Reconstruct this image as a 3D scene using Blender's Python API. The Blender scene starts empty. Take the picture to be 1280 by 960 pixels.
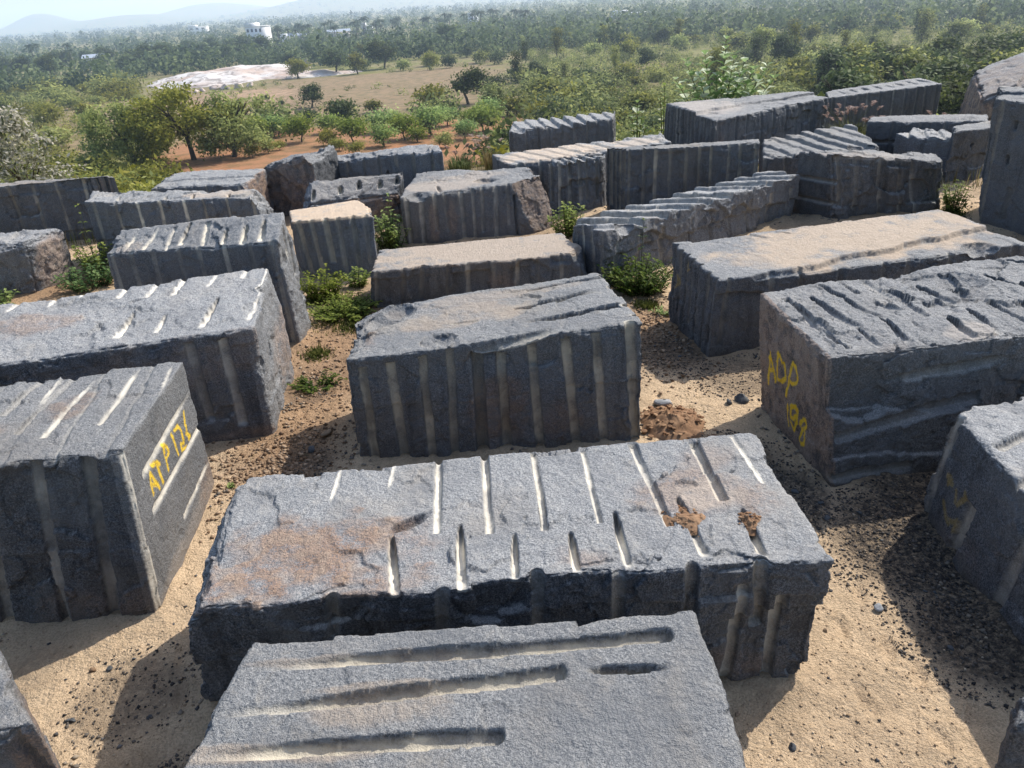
import bpy, math, random
import numpy as np

scene = bpy.context.scene
COL = scene.collection
RNG = np.random.default_rng(11)
rnd = random.Random(5)
CAM_H = 3.3

# ------------------------------------------------------------------ noise
def _hash(ix, iy, iz, seed):
    h = (ix.astype(np.uint32) * np.uint32(374761393) + iy.astype(np.uint32) * np.uint32(668265263)
         + iz.astype(np.uint32) * np.uint32(2147483647) + np.uint32((seed * 974634777) & 0xffffffff))
    h = (h ^ (h >> np.uint32(13))) * np.uint32(1274126177)
    h = h ^ (h >> np.uint32(16))
    return (h & np.uint32(0xffff)).astype(np.float32) / 65535.0

def vnoise(P, seed=0):
    """smooth value noise in -1..1 at the points P (n,3)"""
    P = np.asarray(P, dtype=np.float32)
    f0 = np.floor(P); t = P - f0
    i = f0.astype(np.int64)
    t = t * t * t * (t * (t * 6 - 15) + 10)
    out = 0
    for dx in (0, 1):
        wx = t[:, 0] if dx else 1 - t[:, 0]
        for dy in (0, 1):
            wy = t[:, 1] if dy else 1 - t[:, 1]
            for dz in (0, 1):
                wz = t[:, 2] if dz else 1 - t[:, 2]
                out = out + wx * wy * wz * _hash(i[:, 0] + dx, i[:, 1] + dy, i[:, 2] + dz, seed)
    return out * 2 - 1

def fbm(P, freq, octaves, seed=0, gain=0.5):
    a, s, n = 1.0, 0, 0
    for o in range(octaves):
        s = s + a * vnoise(P * freq + 17.3 * o, seed + o); n += a
        a *= gain; freq *= 2.03
    return s / n

def facet(P, freq, seed=0):
    """broken-stone facets: flat tilted chips that meet in sharp steps, about -0.7..0.7"""
    p = np.asarray(P, dtype=np.float32) * freq
    i0 = np.floor(p - 0.5).astype(np.int64)
    best = np.full(len(p), 1e9, np.float32); val = np.zeros(len(p), np.float32)
    for dx in (0, 1):
        for dy in (0, 1):
            for dz in (0, 1):
                i = i0 + np.array([dx, dy, dz])
                a = [_hash(i[:, 0], i[:, 1], i[:, 2], seed + s) for s in (0, 1, 2)]
                r = np.stack([p[:, c] - (i[:, c] + 0.5 + (a[c] - 0.5) * 0.9) for c in range(3)], 1)
                d = (r * r).sum(1); k = d < best
                best = np.where(k, d, best)
                v = (a[0] + a[1] + a[2]) % 1.0 - 0.5 + ((a[1] - .5) * r[:, 0] + (a[2] - .5) * r[:, 1] + (a[0] - .5) * r[:, 2]) * 1.1
                val = np.where(k, v, val)
    return val

def sstep(a, b, x):
    t = np.clip((x - a) / (b - a), 0, 1)
    return t * t * (3 - 2 * t)

# ------------------------------------------------------------------ meshes
def mesh_from(name, V, faces, smooth=False, attrs=None):
    """faces: (n,k) int array or list of such arrays"""
    if not isinstance(faces, list): faces = [faces]
    faces = [np.asarray(f, dtype=np.int32) for f in faces if len(f)]
    me = bpy.data.meshes.new(name)
    V = np.asarray(V, dtype=np.float32)
    me.vertices.add(len(V)); me.vertices.foreach_set('co', V.ravel())
    loops = np.concatenate([f.ravel() for f in faces])
    tot = np.concatenate([np.full(len(f), f.shape[1], dtype=np.int32) for f in faces])
    start = np.concatenate([[0], np.cumsum(tot)[:-1]]).astype(np.int32)
    me.loops.add(len(loops)); me.loops.foreach_set('vertex_index', loops)
    me.polygons.add(len(tot)); me.polygons.foreach_set('loop_start', start)
    me.polygons.foreach_set('loop_total', tot)
    if smooth: me.polygons.foreach_set('use_smooth', np.ones(len(tot), dtype=bool))
    for k, a in (attrs or {}).items():
        a = np.asarray(a, dtype=np.float32)
        if a.ndim == 1:
            at = me.attributes.new(k, 'FLOAT', 'POINT'); at.data.foreach_set('value', a)
        else:
            at = me.attributes.new(k, 'FLOAT_COLOR', 'POINT')
            if a.shape[1] == 3: a = np.concatenate([a, np.ones((len(a), 1), np.float32)], 1)
            at.data.foreach_set('color', a.ravel())
    me.update(calc_edges=True)
    return me

def link(name, me, mat=None, parent=None, loc=(0, 0, 0)):
    o = bpy.data.objects.new(name, me); COL.objects.link(o)
    o.location = loc
    if mat is not None and me is not None and not me.materials: me.materials.append(mat)
    if parent is not None: o.parent = parent
    return o

def tag(o, label=None, cat=None, group=None, kind=None):
    if label: o['label'] = label
    if cat: o['category'] = cat
    if group: o['group'] = group
    if kind: o['kind'] = kind
    return o

def thing(name, label, cat, loc, group=None, rz=0.0, sc=1.0):
    o = bpy.data.objects.new(name, None); COL.objects.link(o)
    o.location = loc; o.rotation_euler = (0, 0, rz); o.scale = (sc, sc, sc)
    o.empty_display_size = 0.2
    return tag(o, label, cat, group)

def dup(src, loc, rz, sc, label=None, group=None):
    r = src.copy(); COL.objects.link(r)
    r.location = loc; r.rotation_euler = (0, 0, rz)
    r.scale = sc if hasattr(sc, '__len__') else (sc, sc, sc)
    if label: r['label'] = label
    if group: r['group'] = group
    for ch in src.children:
        c = ch.copy(); COL.objects.link(c); c.parent = r
    return r

class MB:
    """collects simple pieces into one mesh"""
    def __init__(self): self.V = []; self.F3 = []; self.F4 = []; self.n = 0; self.T = []
    def add(self, V, F, tint=0.5):
        V = np.asarray(V, float); F = np.asarray(F, int) + self.n
        (self.F4 if F.shape[1] == 4 else self.F3).append(F)
        self.V.append(V); self.n += len(V)
        self.T.append(np.broadcast_to(np.asarray(tint, float), (len(V),)))
    def box(self, lo, hi, tint=0.5):
        (x0, y0, z0), (x1, y1, z1) = lo, hi
        V = [(x0,y0,z0),(x1,y0,z0),(x1,y1,z0),(x0,y1,z0),(x0,y0,z1),(x1,y0,z1),(x1,y1,z1),(x0,y1,z1)]
        self.add(V, [(0,3,2,1),(4,5,6,7),(0,1,5,4),(1,2,6,5),(2,3,7,6),(3,0,4,7)], tint)
    def tube(self, pts, rad, n=7, tint=0.5):
        pts = np.asarray(pts, float); m = len(pts)
        rad = np.broadcast_to(np.asarray(rad, float), (m,))
        d = np.gradient(pts, axis=0); d /= np.linalg.norm(d, axis=1)[:, None] + 1e-9
        ref = np.array([0.31, 0.95, 0.05]) if abs(d[0][2]) > 0.6 else np.array([0.05, 0.1, 1.0])
        a = np.cross(d, ref); a /= np.linalg.norm(a, axis=1)[:, None]
        b = np.cross(d, a)
        th = np.arange(n) * 2 * math.pi / n
        V = pts[:, None] + rad[:, None, None] * (np.cos(th)[None, :, None] * a[:, None] + np.sin(th)[None, :, None] * b[:, None])
        i = np.arange(m - 1)[:, None] * n; j = np.arange(n)[None]; k = (j + 1) % n
        F = np.stack([i + j, i + k, i + n + k, i + n + j], -1).reshape(-1, 4)
        self.add(V.reshape(-1, 3), F, tint)
    def mesh(self, name, smooth=False):
        F = []
        if self.F4: F.append(np.concatenate(self.F4))
        if self.F3: F.append(np.concatenate(self.F3))
        return mesh_from(name, np.concatenate(self.V), F, smooth, {'tint': np.concatenate(self.T)})

# ------------------------------------------------------------------ materials
def nmat(name):
    m = bpy.data.materials.new(name); m.use_nodes = True
    nt = m.node_tree; nt.nodes.clear()
    return m, nt

class G:
    """tiny node-graph helper"""
    def __init__(self, nt): self.nt = nt
    def n(self, typ, ins=None, **kw):
        nd = self.nt.nodes.new(typ)
        for k, v in kw.items(): setattr(nd, k, v)
        for k, v in (ins or {}).items():
            s = nd.inputs[k]
            if isinstance(v, bpy.types.NodeSocket): self.nt.links.new(v, s)
            else: s.default_value = v
        return nd
    def noise(self, vec, scale, detail=3, rough=0.55, dist=0.0):
        return self.n('ShaderNodeTexNoise', {'Vector': vec, 'Scale': scale, 'Detail': detail, 'Roughness': rough, 'Distortion': dist}).outputs['Fac']
    def mix(self, f, a, b, blend='MIX'):
        nd = self.n('ShaderNodeMix', data_type='RGBA', blend_type=blend)
        for idx, v in ((0, f), (6, a), (7, b)):
            s = nd.inputs[idx]
            if isinstance(v, bpy.types.NodeSocket): self.nt.links.new(v, s)
            else: s.default_value = v if idx == 0 else (tuple(v) + (1,) if len(v) == 3 else v)
        return nd.outputs[2]
    def math(self, op, a, b=0.0, clamp=False):
        nd = self.n('ShaderNodeMath', operation=op, use_clamp=clamp)
        for i, v in enumerate((a, b)):
            if isinstance(v, bpy.types.NodeSocket): self.nt.links.new(v, nd.inputs[i])
            else: nd.inputs[i].default_value = v
        return nd.outputs[0]
    def ramp(self, fac, a, b, lo=0.0, hi=1.0):
        nd = self.n('ShaderNodeMapRange', {'Value': fac, 'From Min': a, 'From Max': b, 'To Min': lo, 'To Max': hi}, interpolation_type='SMOOTHSTEP')
        return nd.outputs[0]
    def attr(self, name):
        return self.n('ShaderNodeAttribute', attribute_name=name)
    def out(self, shader, disp=None):
        o = self.n('ShaderNodeOutputMaterial'); self.nt.links.new(shader, o.inputs['Surface'])

def rock_material():
    m, nt = nmat('granite'); g = G(nt)
    tc = g.n('ShaderNodeTexCoord').outputs['Object']
    oi = g.n('ShaderNodeObjectInfo')
    off = g.n('ShaderNodeVectorMath', {0: tc, 1: oi.outputs['Location']}, operation='ADD').outputs[0]
    wear_lit = g.attr('wear_lit'); sep = g.n('ShaderNodeSeparateColor', {'Color': wear_lit.outputs['Color']})
    groove, rust, dust = sep.outputs[0], sep.outputs[1], sep.outputs[2]
    paint = g.attr('paint').outputs['Fac']
    geo = g.n('ShaderNodeNewGeometry')
    nz = g.n('ShaderNodeSeparateXYZ', {0: geo.outputs['Normal']}).outputs[2]
    n1 = g.noise(off, 95, 4, 0.7); n2 = g.noise(off, 2.3, 4, 0.6); n3 = g.noise(off, 9, 5, 0.65)
    n4 = g.noise(off, 240, 2, 0.6); n6 = g.noise(off, 30, 4, 0.7)
    speck = g.ramp(g.math('ADD', g.math('MULTIPLY', n1, 0.6), g.math('MULTIPLY', n4, 0.4)), 0.42, 0.62)
    dark = g.mix(speck, (0.036, 0.041, 0.049), (0.195, 0.208, 0.228))
    dark = g.mix(g.ramp(n3, 0.40, 0.7, 0, 0.5), dark, (0.040, 0.042, 0.046))
    dark = g.mix(g.ramp(n2, 0.45, 0.7, 0, 0.5), dark, (0.155, 0.163, 0.175))
    # pale weathered and dusty coat on faces that look up
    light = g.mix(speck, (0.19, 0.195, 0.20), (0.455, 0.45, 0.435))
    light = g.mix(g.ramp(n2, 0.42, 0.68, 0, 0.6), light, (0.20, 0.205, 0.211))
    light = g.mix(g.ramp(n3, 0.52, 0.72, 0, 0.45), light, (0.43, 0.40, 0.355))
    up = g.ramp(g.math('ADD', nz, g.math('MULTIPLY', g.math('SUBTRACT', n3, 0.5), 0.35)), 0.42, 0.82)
    up = g.math('MAXIMUM', up, wear_lit.outputs['Alpha'])  # alpha lightens chosen sides: light painted into the colour
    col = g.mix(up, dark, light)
    n7 = g.noise(off, 1.1, 5, 0.62)
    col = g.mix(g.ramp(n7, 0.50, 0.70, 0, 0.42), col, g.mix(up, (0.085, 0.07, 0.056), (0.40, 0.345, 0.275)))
    # bruised pale scuffs on broken ridges, sunlit rim painted in with them
    pt = g.ramp(geo.outputs['Pointiness'], 0.515, 0.57, 0, 0.55)
    col = g.mix(g.math('MULTIPLY', pt, g.ramp(n3, 0.35, 0.6)), col, (0.26, 0.27, 0.28))
    rcol = g.mix(g.ramp(n3, 0.35, 0.65), (0.36, 0.185, 0.095), (0.46, 0.31, 0.20))
    rcol = g.mix(speck, g.mix(0.55, rcol, (0.09, 0.07, 0.06)), rcol)
    rf = g.math('MULTIPLY', rust, g.ramp(g.math('ADD', g.math('MULTIPLY', n3, 0.6), g.math('MULTIPLY', n1, 0.4)), 0.36, 0.56), True)
    col = g.mix(rf, col, rcol)
    dcol = g.mix(n3, (0.44, 0.335, 0.235), (0.62, 0.50, 0.385))
    df = g.math('MULTIPLY', dust, g.ramp(g.math('ADD', g.math('MULTIPLY', n3, 0.5), g.math('MULTIPLY', n2, 0.5)), 0.30, 0.5), True)
    col = g.mix(df, col, dcol)
    gcol = g.mix(n3, (0.60, 0.53, 0.40), (0.84, 0.77, 0.63))
    gf = g.math('MULTIPLY', groove, g.ramp(n3, 0.30, 0.55, 0.6, 1.0), True)
    col = g.mix(gf, col, gcol)
    # run-off streaks down the sides, and each block a little different in tone
    st = g.n('ShaderNodeVectorMath', {0: off, 1: (1.0, 1.0, 0.10)}, operation='MULTIPLY').outputs[0]
    n5 = g.noise(st, 7.5, 4, 0.6)
    side = g.math('SUBTRACT', 1.0, up)
    col = g.mix(g.math('MULTIPLY', side, g.ramp(n5, 0.54, 0.68, 0, 0.35)), col, g.mix(0.6, col, (0.27, 0.265, 0.25)))
    col = g.mix(g.math('MULTIPLY', side, g.ramp(n5, 0.44, 0.32, 0, 0.4)), col, (0.024, 0.025, 0.028))
    rn = oi.outputs['Random']
    hs = g.n('ShaderNodeHueSaturation', {'Hue': 0.5, 'Saturation': g.ramp(rn, 0, 1, 0.55, 1.1), 'Value': g.ramp(g.math('FRACT', g.math('MULTIPLY', rn, 7.31)), 0, 1, 0.80, 1.22), 'Color': col})
    col = hs.outputs[0]
    # damp, soil-stained foot of the block
    hz = g.n('ShaderNodeSeparateXYZ', {0: tc}).outputs[2]
    foot = g.ramp(g.math('ADD', hz, g.math('MULTIPLY', n2, 0.25)), 0.26, 0.06, 0, 0.45)
    col = g.mix(foot, col, (0.13, 0.095, 0.065))
    pf = g.math('MULTIPLY', paint, g.math('MULTIPLY', g.ramp(n1, 0.32, 0.52, 0.45, 1.0), g.ramp(n6, 0.30, 0.48, 0.55, 1.0)), True)
    col = g.mix(pf, col, (0.95, 0.62, 0.02))
    bump = g.math('ADD', g.math('MULTIPLY', n1, 0.45), g.math('MULTIPLY', n4, 0.2))
    b0 = g.n('ShaderNodeBump', {'Height': g.math('ADD', n6, g.math('MULTIPLY', n3, 0.9)), 'Strength': g.math('MULTIPLY', g.math('SUBTRACT', 1.0, g.math('MULTIPLY', gf, 0.85, True), True), 0.6), 'Distance': 0.045})
    bp = g.n('ShaderNodeBump', {'Height': bump, 'Strength': 0.8, 'Distance': 0.014, 'Normal': b0.outputs[0]})
    bs = g.n('ShaderNodeBsdfPrincipled', {'Base Color': col, 'Roughness': 0.72, 'Specular IOR Level': 0.35, 'Normal': bp.outputs[0]})
    g.out(bs.outputs[0]); return m

def ground_material():
    m, nt = nmat('soil'); g = G(nt)
    P = g.n('ShaderNodeNewGeometry').outputs['Position']
    base = g.attr('soil').outputs['Color']
    near = g.attr('near').outputs['Fac']
    n1 = g.noise(P, 85, 4, 0.75); n2 = g.noise(P, 9, 5, 0.65); n3 = g.noise(P, 0.9, 4, 0.6); n4 = g.noise(P, 28, 4, 0.7)
    col = g.mix(g.ramp(n2, 0.35, 0.75, 0, 0.45), base, g.mix(0.5, base, (0.30, 0.19, 0.105)))
    col = g.mix(g.ramp(n1, 0.36, 0.58, 0.7, 0), col, g.mix(0.6, col, (0.17, 0.115, 0.07)))
    col = g.mix(g.math('MULTIPLY', g.ramp(n1, 0.58, 0.72, 0, 0.6), near), col, (0.80, 0.64, 0.45))
    grit = g.attr('grit').outputs['Fac']
    gm = g.math('MULTIPLY', grit, g.ramp(g.math('ADD', g.math('MULTIPLY', n1, 0.4), g.math('MULTIPLY', n4, 0.6)), 0.38, 0.56))
    col = g.mix(gm, col, (0.055, 0.05, 0.047))
    col = g.mix(g.math('MULTIPLY', grit, 0.45), col, (0.075, 0.062, 0.052))
    far = g.math('SUBTRACT', 1.0, near)
    f1 = g.noise(P, 0.45, 5, 0.7); f2 = g.noise(P, 0.06, 5, 0.65)
    col = g.mix(g.math('MULTIPLY', far, g.ramp(f1, 0.42, 0.62, 0, 0.75)), col, g.mix(0.6, col, (0.06, 0.075, 0.03)))
    col = g.mix(g.math('MULTIPLY', far, g.ramp(f2, 0.4, 0.6, 0, 0.4)), col, g.mix(0.5, col, (0.20, 0.17, 0.09)))
    h = g.math('ADD', g.math('MULTIPLY', n1, 0.5), g.math('ADD', g.math('MULTIPLY', n4, 0.9), g.math('MULTIPLY', n2, 2.0)))
    bp = g.n('ShaderNodeBump', {'Height': h, 'Strength': 1.0, 'Distance': 0.028})
    bs = g.n('ShaderNodeBsdfPrincipled', {'Base Color': col, 'Roughness': 0.95, 'Specular IOR Level': 0.1, 'Normal': bp.outputs[0]})
    g.out(bs.outputs[0]); return m

def leaf_material(name, c0, c1, c2, transl=0.35, rough=0.65, spec=0.12):
    """c0 dark .. c1 mid .. c2 light by the tint attribute, varied from plant to plant"""
    m, nt = nmat(name); g = G(nt)
    t = g.attr('tint').outputs['Fac']; rn = g.n('ShaderNodeObjectInfo').outputs['Random']
    col = g.mix(g.ramp(t, 0.0, 0.55), c0, c1)
    col = g.mix(g.ramp(t, 0.5, 1.0), col, c2)
    hs = g.n('ShaderNodeHueSaturation', {'Hue': g.ramp(rn, 0, 1, 0.485, 0.515), 'Saturation': g.ramp(rn, 0, 1, 1.05, 0.8), 'Value': g.ramp(rn, 0, 1, 0.75, 1.2), 'Color': col})
    bs = g.n('ShaderNodeBsdfPrincipled', {'Base Color': hs.outputs[0], 'Roughness': rough, 'Specular IOR Level': spec})
    tr = g.n('ShaderNodeBsdfTranslucent', {'Color': hs.outputs[0]})
    mx = g.n('ShaderNodeMixShader', {0: transl, 1: bs.outputs[0], 2: tr.outputs[0]})
    g.out(mx.outputs[0]); return m

def plain_material(name, col, col2=None, scale=4.0, rough=0.85, spec=0.2, bump=0.4):
    m, nt = nmat(name); g = G(nt)
    tc = g.n('ShaderNodeTexCoord').outputs['Object']
    n = g.noise(tc, scale, 5, 0.65)
    c = g.mix(g.ramp(n, 0.3, 0.7), col, col2 or tuple(0.6 * x for x in col))
    bp = g.n('ShaderNodeBump', {'Height': n, 'Strength': bump, 'Distance': 0.02})
    bs = g.n('ShaderNodeBsdfPrincipled', {'Base Color': c, 'Roughness': rough, 'Specular IOR Level': spec, 'Normal': bp.outputs[0]})
    g.out(bs.outputs[0]); return m

def tint_material(name, c0, c1, rough=0.9, spec=0.2):
    m, nt = nmat(name); g = G(nt)
    t = g.attr('tint').outputs['Fac']
    tc = g.n('ShaderNodeTexCoord').outputs['Object']
    c = g.mix(t, c0, c1)
    c = g.mix(g.ramp(g.noise(tc, 60, 3, 0.6), 0.35, 0.65, 0, 0.4), c, g.mix(0.6, c, (0.04, 0.035, 0.03)))
    bs = g.n('ShaderNodeBsdfPrincipled', {'Base Color': c, 'Roughness': rough, 'Specular IOR Level': spec})
    g.out(bs.outputs[0]); return m

ROCK = rock_material()
SOIL = ground_material()
BARK = plain_material('bark', (0.09, 0.065, 0.045), (0.045, 0.034, 0.026), 9)

# ------------------------------------------------------------------ granite blocks
FACES = {'front': (1, 0), 'back': (1, 1), 'left': (0, 0), 'right': (0, 1), 'bottom': (2, 0), 'top': (2, 1)}

def ser(n, a0, a1, r, d, pale=0.4, b0=1.03, b1=-0.05, seed=1, prof=0, skew=0.0):
    """a row of drill grooves running up a face"""
    q = random.Random(seed); L = []
    for i in range(n):
        a = a0 + (a1 - a0) * (i + q.uniform(-.18, .18)) / max(1, n - 1)
        lo = b1 if q.random() < .6 else b1 + (b0 - b1) * q.uniform(.0, .35)
        L.append(('g', a, b0, a + skew + q.uniform(-.008, .008), lo, r * q.uniform(.75, 1.2), d * q.uniform(.7, 1.5), prof, pale * q.uniform(.5, 1.7)))
    return L

def block(name, label, T, Bm, res, feats=None, rough=1.0, edge=0.05, carve=(), paint=None, seed=0, cat='stone block', group=None):
    T = np.array(T, float); Bm = np.array(Bm, float)
    Bm[:, 2] -= 0.06
    org = np.array([*Bm[:, :2].mean(0), 0.0])
    T -= org; Bm -= org
    feats = feats or {}; paint = paint or {}
    Lu = (np.linalg.norm(T[1] - T[0]) + np.linalg.norm(T[2] - T[3])) / 2
    Lv = (np.linalg.norm(T[3] - T[0]) + np.linalg.norm(T[2] - T[1])) / 2
    Lw = np.mean(T[:, 2] - Bm[:, 2]); L3 = np.array([Lu, Lv, Lw])
    N = np.maximum(4, np.ceil(L3 / res).astype(int)); nu, nv, nw = N
    keys, quads, base = [], [], 0
    allk = []
    def grid(f):
        ax, side = FACES[f]
        o = [i for i in range(3) if i != ax]
        A, B_ = np.meshgrid(np.arange(N[o[0]] + 1), np.arange(N[o[1]] + 1), indexing='ij')
        idx = np.zeros(A.shape + (3,), np.int64)
        idx[..., o[0]] = A; idx[..., o[1]] = B_; idx[..., ax] = N[ax] * side
        flip = (side == 1) ^ (ax == 1)
        return idx, flip
    ids = []
    for f in FACES:
        idx, flip = grid(f)
        k = (idx[..., 0] * (nv + 1) + idx[..., 1]) * (nw + 1) + idx[..., 2]
        ids.append((k, flip))
    uniq, inv = np.unique(np.concatenate([k.ravel() for k, _ in ids]), return_inverse=True)
    p = 0; Q = []
    for k, flip in ids:
        v = inv[p:p + k.size].reshape(k.shape); p += k.size
        q = np.stack([v[:-1, :-1], v[1:, :-1], v[1:, 1:], v[:-1, 1:]], -1).reshape(-1, 4)
        Q.append(q if flip else q[:, ::-1])
    Q = np.concatenate(Q)
    k2 = uniq % (nw + 1); j2 = (uniq // (nw + 1)) % (nv + 1); i2 = uniq // ((nw + 1) * (nv + 1))
    U = np.stack([i2 / nu, j2 / nv, k2 / nw], 1)
    def bil(C, u, v):
        return ((1 - u) * (1 - v))[:, None] * C[0] + (u * (1 - v))[:, None] * C[1] + (u * v)[:, None] * C[2] + ((1 - u) * v)[:, None] * C[3]
    def place(u, v, w):
        return bil(Bm, u, v) * (1 - w)[:, None] + bil(T, u, v) * w[:, None]
    P = place(U[:, 0], U[:, 1], U[:, 2]).astype(np.float32)
    wp = P + 13.7 * (seed + 1)
    # outward face normals
    def nrm(a, b, c, d):
        n = np.cross(c - a, d - b); return n / np.linalg.norm(n)
    NF = {'front': nrm(Bm[0], Bm[1], T[1], T[0]), 'right': nrm(Bm[1], Bm[2], T[2], T[1]), 'back': nrm(Bm[2], Bm[3], T[3], T[2]),
          'left': nrm(Bm[3], Bm[0], T[0], T[3]), 'top': nrm(T[0], T[1], T[2], T[3]), 'bottom': np.array([0, 0, -1.0])}
    S = {'left': U[:, 0] * Lu, 'right': (1 - U[:, 0]) * Lu, 'front': U[:, 1] * Lv, 'back': (1 - U[:, 1]) * Lv, 'bottom': U[:, 2] * Lw, 'top': (1 - U[:, 2]) * Lw}
    s1e = np.sort(np.stack([np.minimum(S['left'], S['right']), np.minimum(S['front'], S['back']), np.minimum(S['bottom'], S['top'])], 1), axis=1)[:, 1]
    n_a = fbm(wp, 1.7, 3, seed); n_b = fbm(wp, 5.0, 3, seed + 9); n_c = fbm(wp, 19.0, 3, seed + 21)
    wob = vnoise(wp * 6.0, seed + 40)
    warp = wp + 0.06 * np.stack([n_b, n_c, wob], 1)
    f_a = facet(warp, 3.6, seed + 50); f_b = facet(warp, 11.0, seed + 60); f_c = facet(warp, 30.0, seed + 70)
    D = np.zeros_like(P)
    wear_lit = np.zeros((len(P), 4), np.float32); pnt = np.zeros(len(P), np.float32)
    AB = {'top': (0, 1, Lu, Lv), 'bottom': (0, 1, Lu, Lv), 'front': (0, 2, Lu, Lw), 'back': (0, 2, Lu, Lw), 'left': (1, 2, Lv, Lw), 'right': (1, 2, Lv, Lw)}
    feats = {k: list(v) for k, v in feats.items()}
    keepc = []
    for c in carve:
        if c[0] == 's' and c[2] <= 0.1 and c[3] < 1.0:      # a scar on the face: a spalled-off flake
            feats.setdefault('front', []).append(('spall', c[1], c[3], c[4] * 1.15 / Lu, c[4] * .95 / Lw, min(.075, c[4] * .22)))
        else: keepc.append(c)
    carve = keepc
    for f, n in NF.items():
        if f == 'bottom': continue
        m = np.where(S[f] < 0.14)[0]
        if not len(m): continue
        wgt = np.clip(1 - S[f][m] / 0.14, 0, 1)
        ia, ib, La, Lb = AB[f]
        a = U[m, ia]; b = U[m, ib]
        d = np.zeros(len(m)); gm = np.zeros(len(m)); rm = np.zeros(len(m)); dm = np.zeros(len(m)); kill = np.ones(len(m))
        fr = 1.0
        for ft in feats.get(f, ()):
            t = ft[0]
            if t == 'g':
                _, a0, b0, a1, b1, r, dep, prof, pale = ft
                ax, ay, bx, by = a0 * La, b0 * Lb, a1 * La, b1 * Lb
                px, py = a * La, b * Lb
                dx, dy = bx - ax, by - ay; LL = math.hypot(dx, dy)
                s = ((px - ax) * dx + (py - ay) * dy) / LL ** 2
                off = ((px - ax) * dy - (py - ay) * dx) / LL + wob[m] * r * 0.13
                rr = r * (1 + 0.10 * n_b[m] + 0.10 * f_b[m])
                if prof == 0: env = np.where((s > -0.01) & (s < 1.0), 1.0, 0); dd = dep
                elif prof == 1:
                    env = sstep(-r * .7 / LL, r * .4 / LL, s) * (1 - sstep(.75, 1.02, s)); dd = dep * (0.5 + 0.7 * (1 - np.clip(s, 0, 1)) ** 1.3)
                    rr = rr * (0.75 + 0.35 * np.clip(s, 0, 1)) * np.clip(0.45 + s * 3, 0.45, 1)
                elif prof == 2: env = sstep(-.02, .3, s) * (1 - sstep(.6, 1.02, s)); dd = dep; rr = rr * (0.35 + 0.65 * np.clip(env, 0, 1))
                else: env = sstep(-.03, .45, s) * (1 - sstep(.99, 1.01, s)); dd = dep; rr = rr * (0.5 + 0.5 * np.clip(env, 0, 1))
                x = np.abs(off) / rr
                cut = np.sqrt(np.clip(1 - x * x, 0, 1)) * dd * env
                on = cut > 0
                d = np.maximum(d, cut)
                gm = np.maximum(gm, pale * on * (1 - sstep(.72, 1.0, x)) * np.clip(env * 1.6, 0, 1) * np.clip(.75 + .5 * n_b[m] + .3 * f_b[m] + .25 * np.sign(off) * x, .15, 1.1))  # pale powder; one side of the groove painted paler as the lit half
                kill = np.where(on, 0.25, kill)
            elif t == 'saw':            # tilted slabs left between the drill lines
                _, cnt, amp, skew, ph = ft
                x = (a + skew * b + 0.012 * n_b[m]) * cnt + ph
                c = np.floor(x); fx = x - c
                q = _hash(c.astype(np.int64), c.astype(np.int64) * 0, c.astype(np.int64) * 0, seed + 5)
                d = d + amp * (0.6 + 0.8 * q) * fx ** 1.5 * np.clip((1 - fx) * 14, 0, 1)
                gm = np.maximum(gm, 0.35 * (fx > 0.86) * q)
            elif t == 'panel':          # each strip between drill lines broke to its own depth
                _, cnt, amp = ft
                x = (a + 0.02 * n_b[m]) * cnt; c = np.floor(x)
                q = _hash(c.astype(np.int64), np.floor(b * 1.6 + q0(seed)).astype(np.int64), c.astype(np.int64) * 0, seed + 6)
                d = d + amp * (q + 0.5 * (x - c) * (1 - x + c) * 4 * (q - 0.5))
            elif t == 'r':
                _, ca, cb, ra, rb, st = ft
                e = ((a - ca) / ra) ** 2 + ((b - cb) / rb) ** 2 + 1.0 * n_b[m] + 0.9 * n_a[m] + .5 * f_a[m] + .35 * n_c[m]
                rm = np.maximum(rm, st * (1 - sstep(0.1, 1.35, e)))
            elif t == 'd':
                _, ca, cb, ra, rb, st = ft
                e = ((a - ca) / ra) ** 2 + ((b - cb) / rb) ** 2 + 0.8 * n_b[m] + 0.6 * n_a[m] + 0.3 * f_b[m]
                dm = np.maximum(dm, st * (1 - sstep(0.4, 1.3, e)))
                kill = kill * (1 - 0.55 * np.clip(dm, 0, 1))
            elif t == 'rough': fr = ft[1]
            elif t == 'lit_tone': wear_lit[m, 3] = np.maximum(wear_lit[m, 3], ft[1] * (wgt > .5) * np.clip(.8 + .5 * n_a[m] + .3 * f_a[m], 0, 1))  # side painted paler to stand for light falling on it
            elif t == 'spall':
                _, ca, cb, ra, rb, amp = ft
                yb = (b - cb) / rb
                e = ((a - ca) / ra) ** 2 + np.abs(yb) ** 2.4 + 0.55 * n_b[m] + 0.5 * f_a[m] + 0.3 * n_a[m]
                d = d + amp * (1 - sstep(.80, 1.0, e)) * np.clip(.35 + .65 * (yb if (ca * 7 + cb * 3) % 1 > .5 else -yb), .05, 1.2)
            elif t == 'lip':            # a sheet missing from part of the face: (a,b) half-plane with a ragged edge
                _, ca, cb, na, nb, amp = ft
                e = (a - ca) * na * La + (b - cb) * nb * Lb + 0.05 * n_b[m] + 0.03 * n_a[m]
                d = d + amp * sstep(-.012, .012, e)
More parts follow.
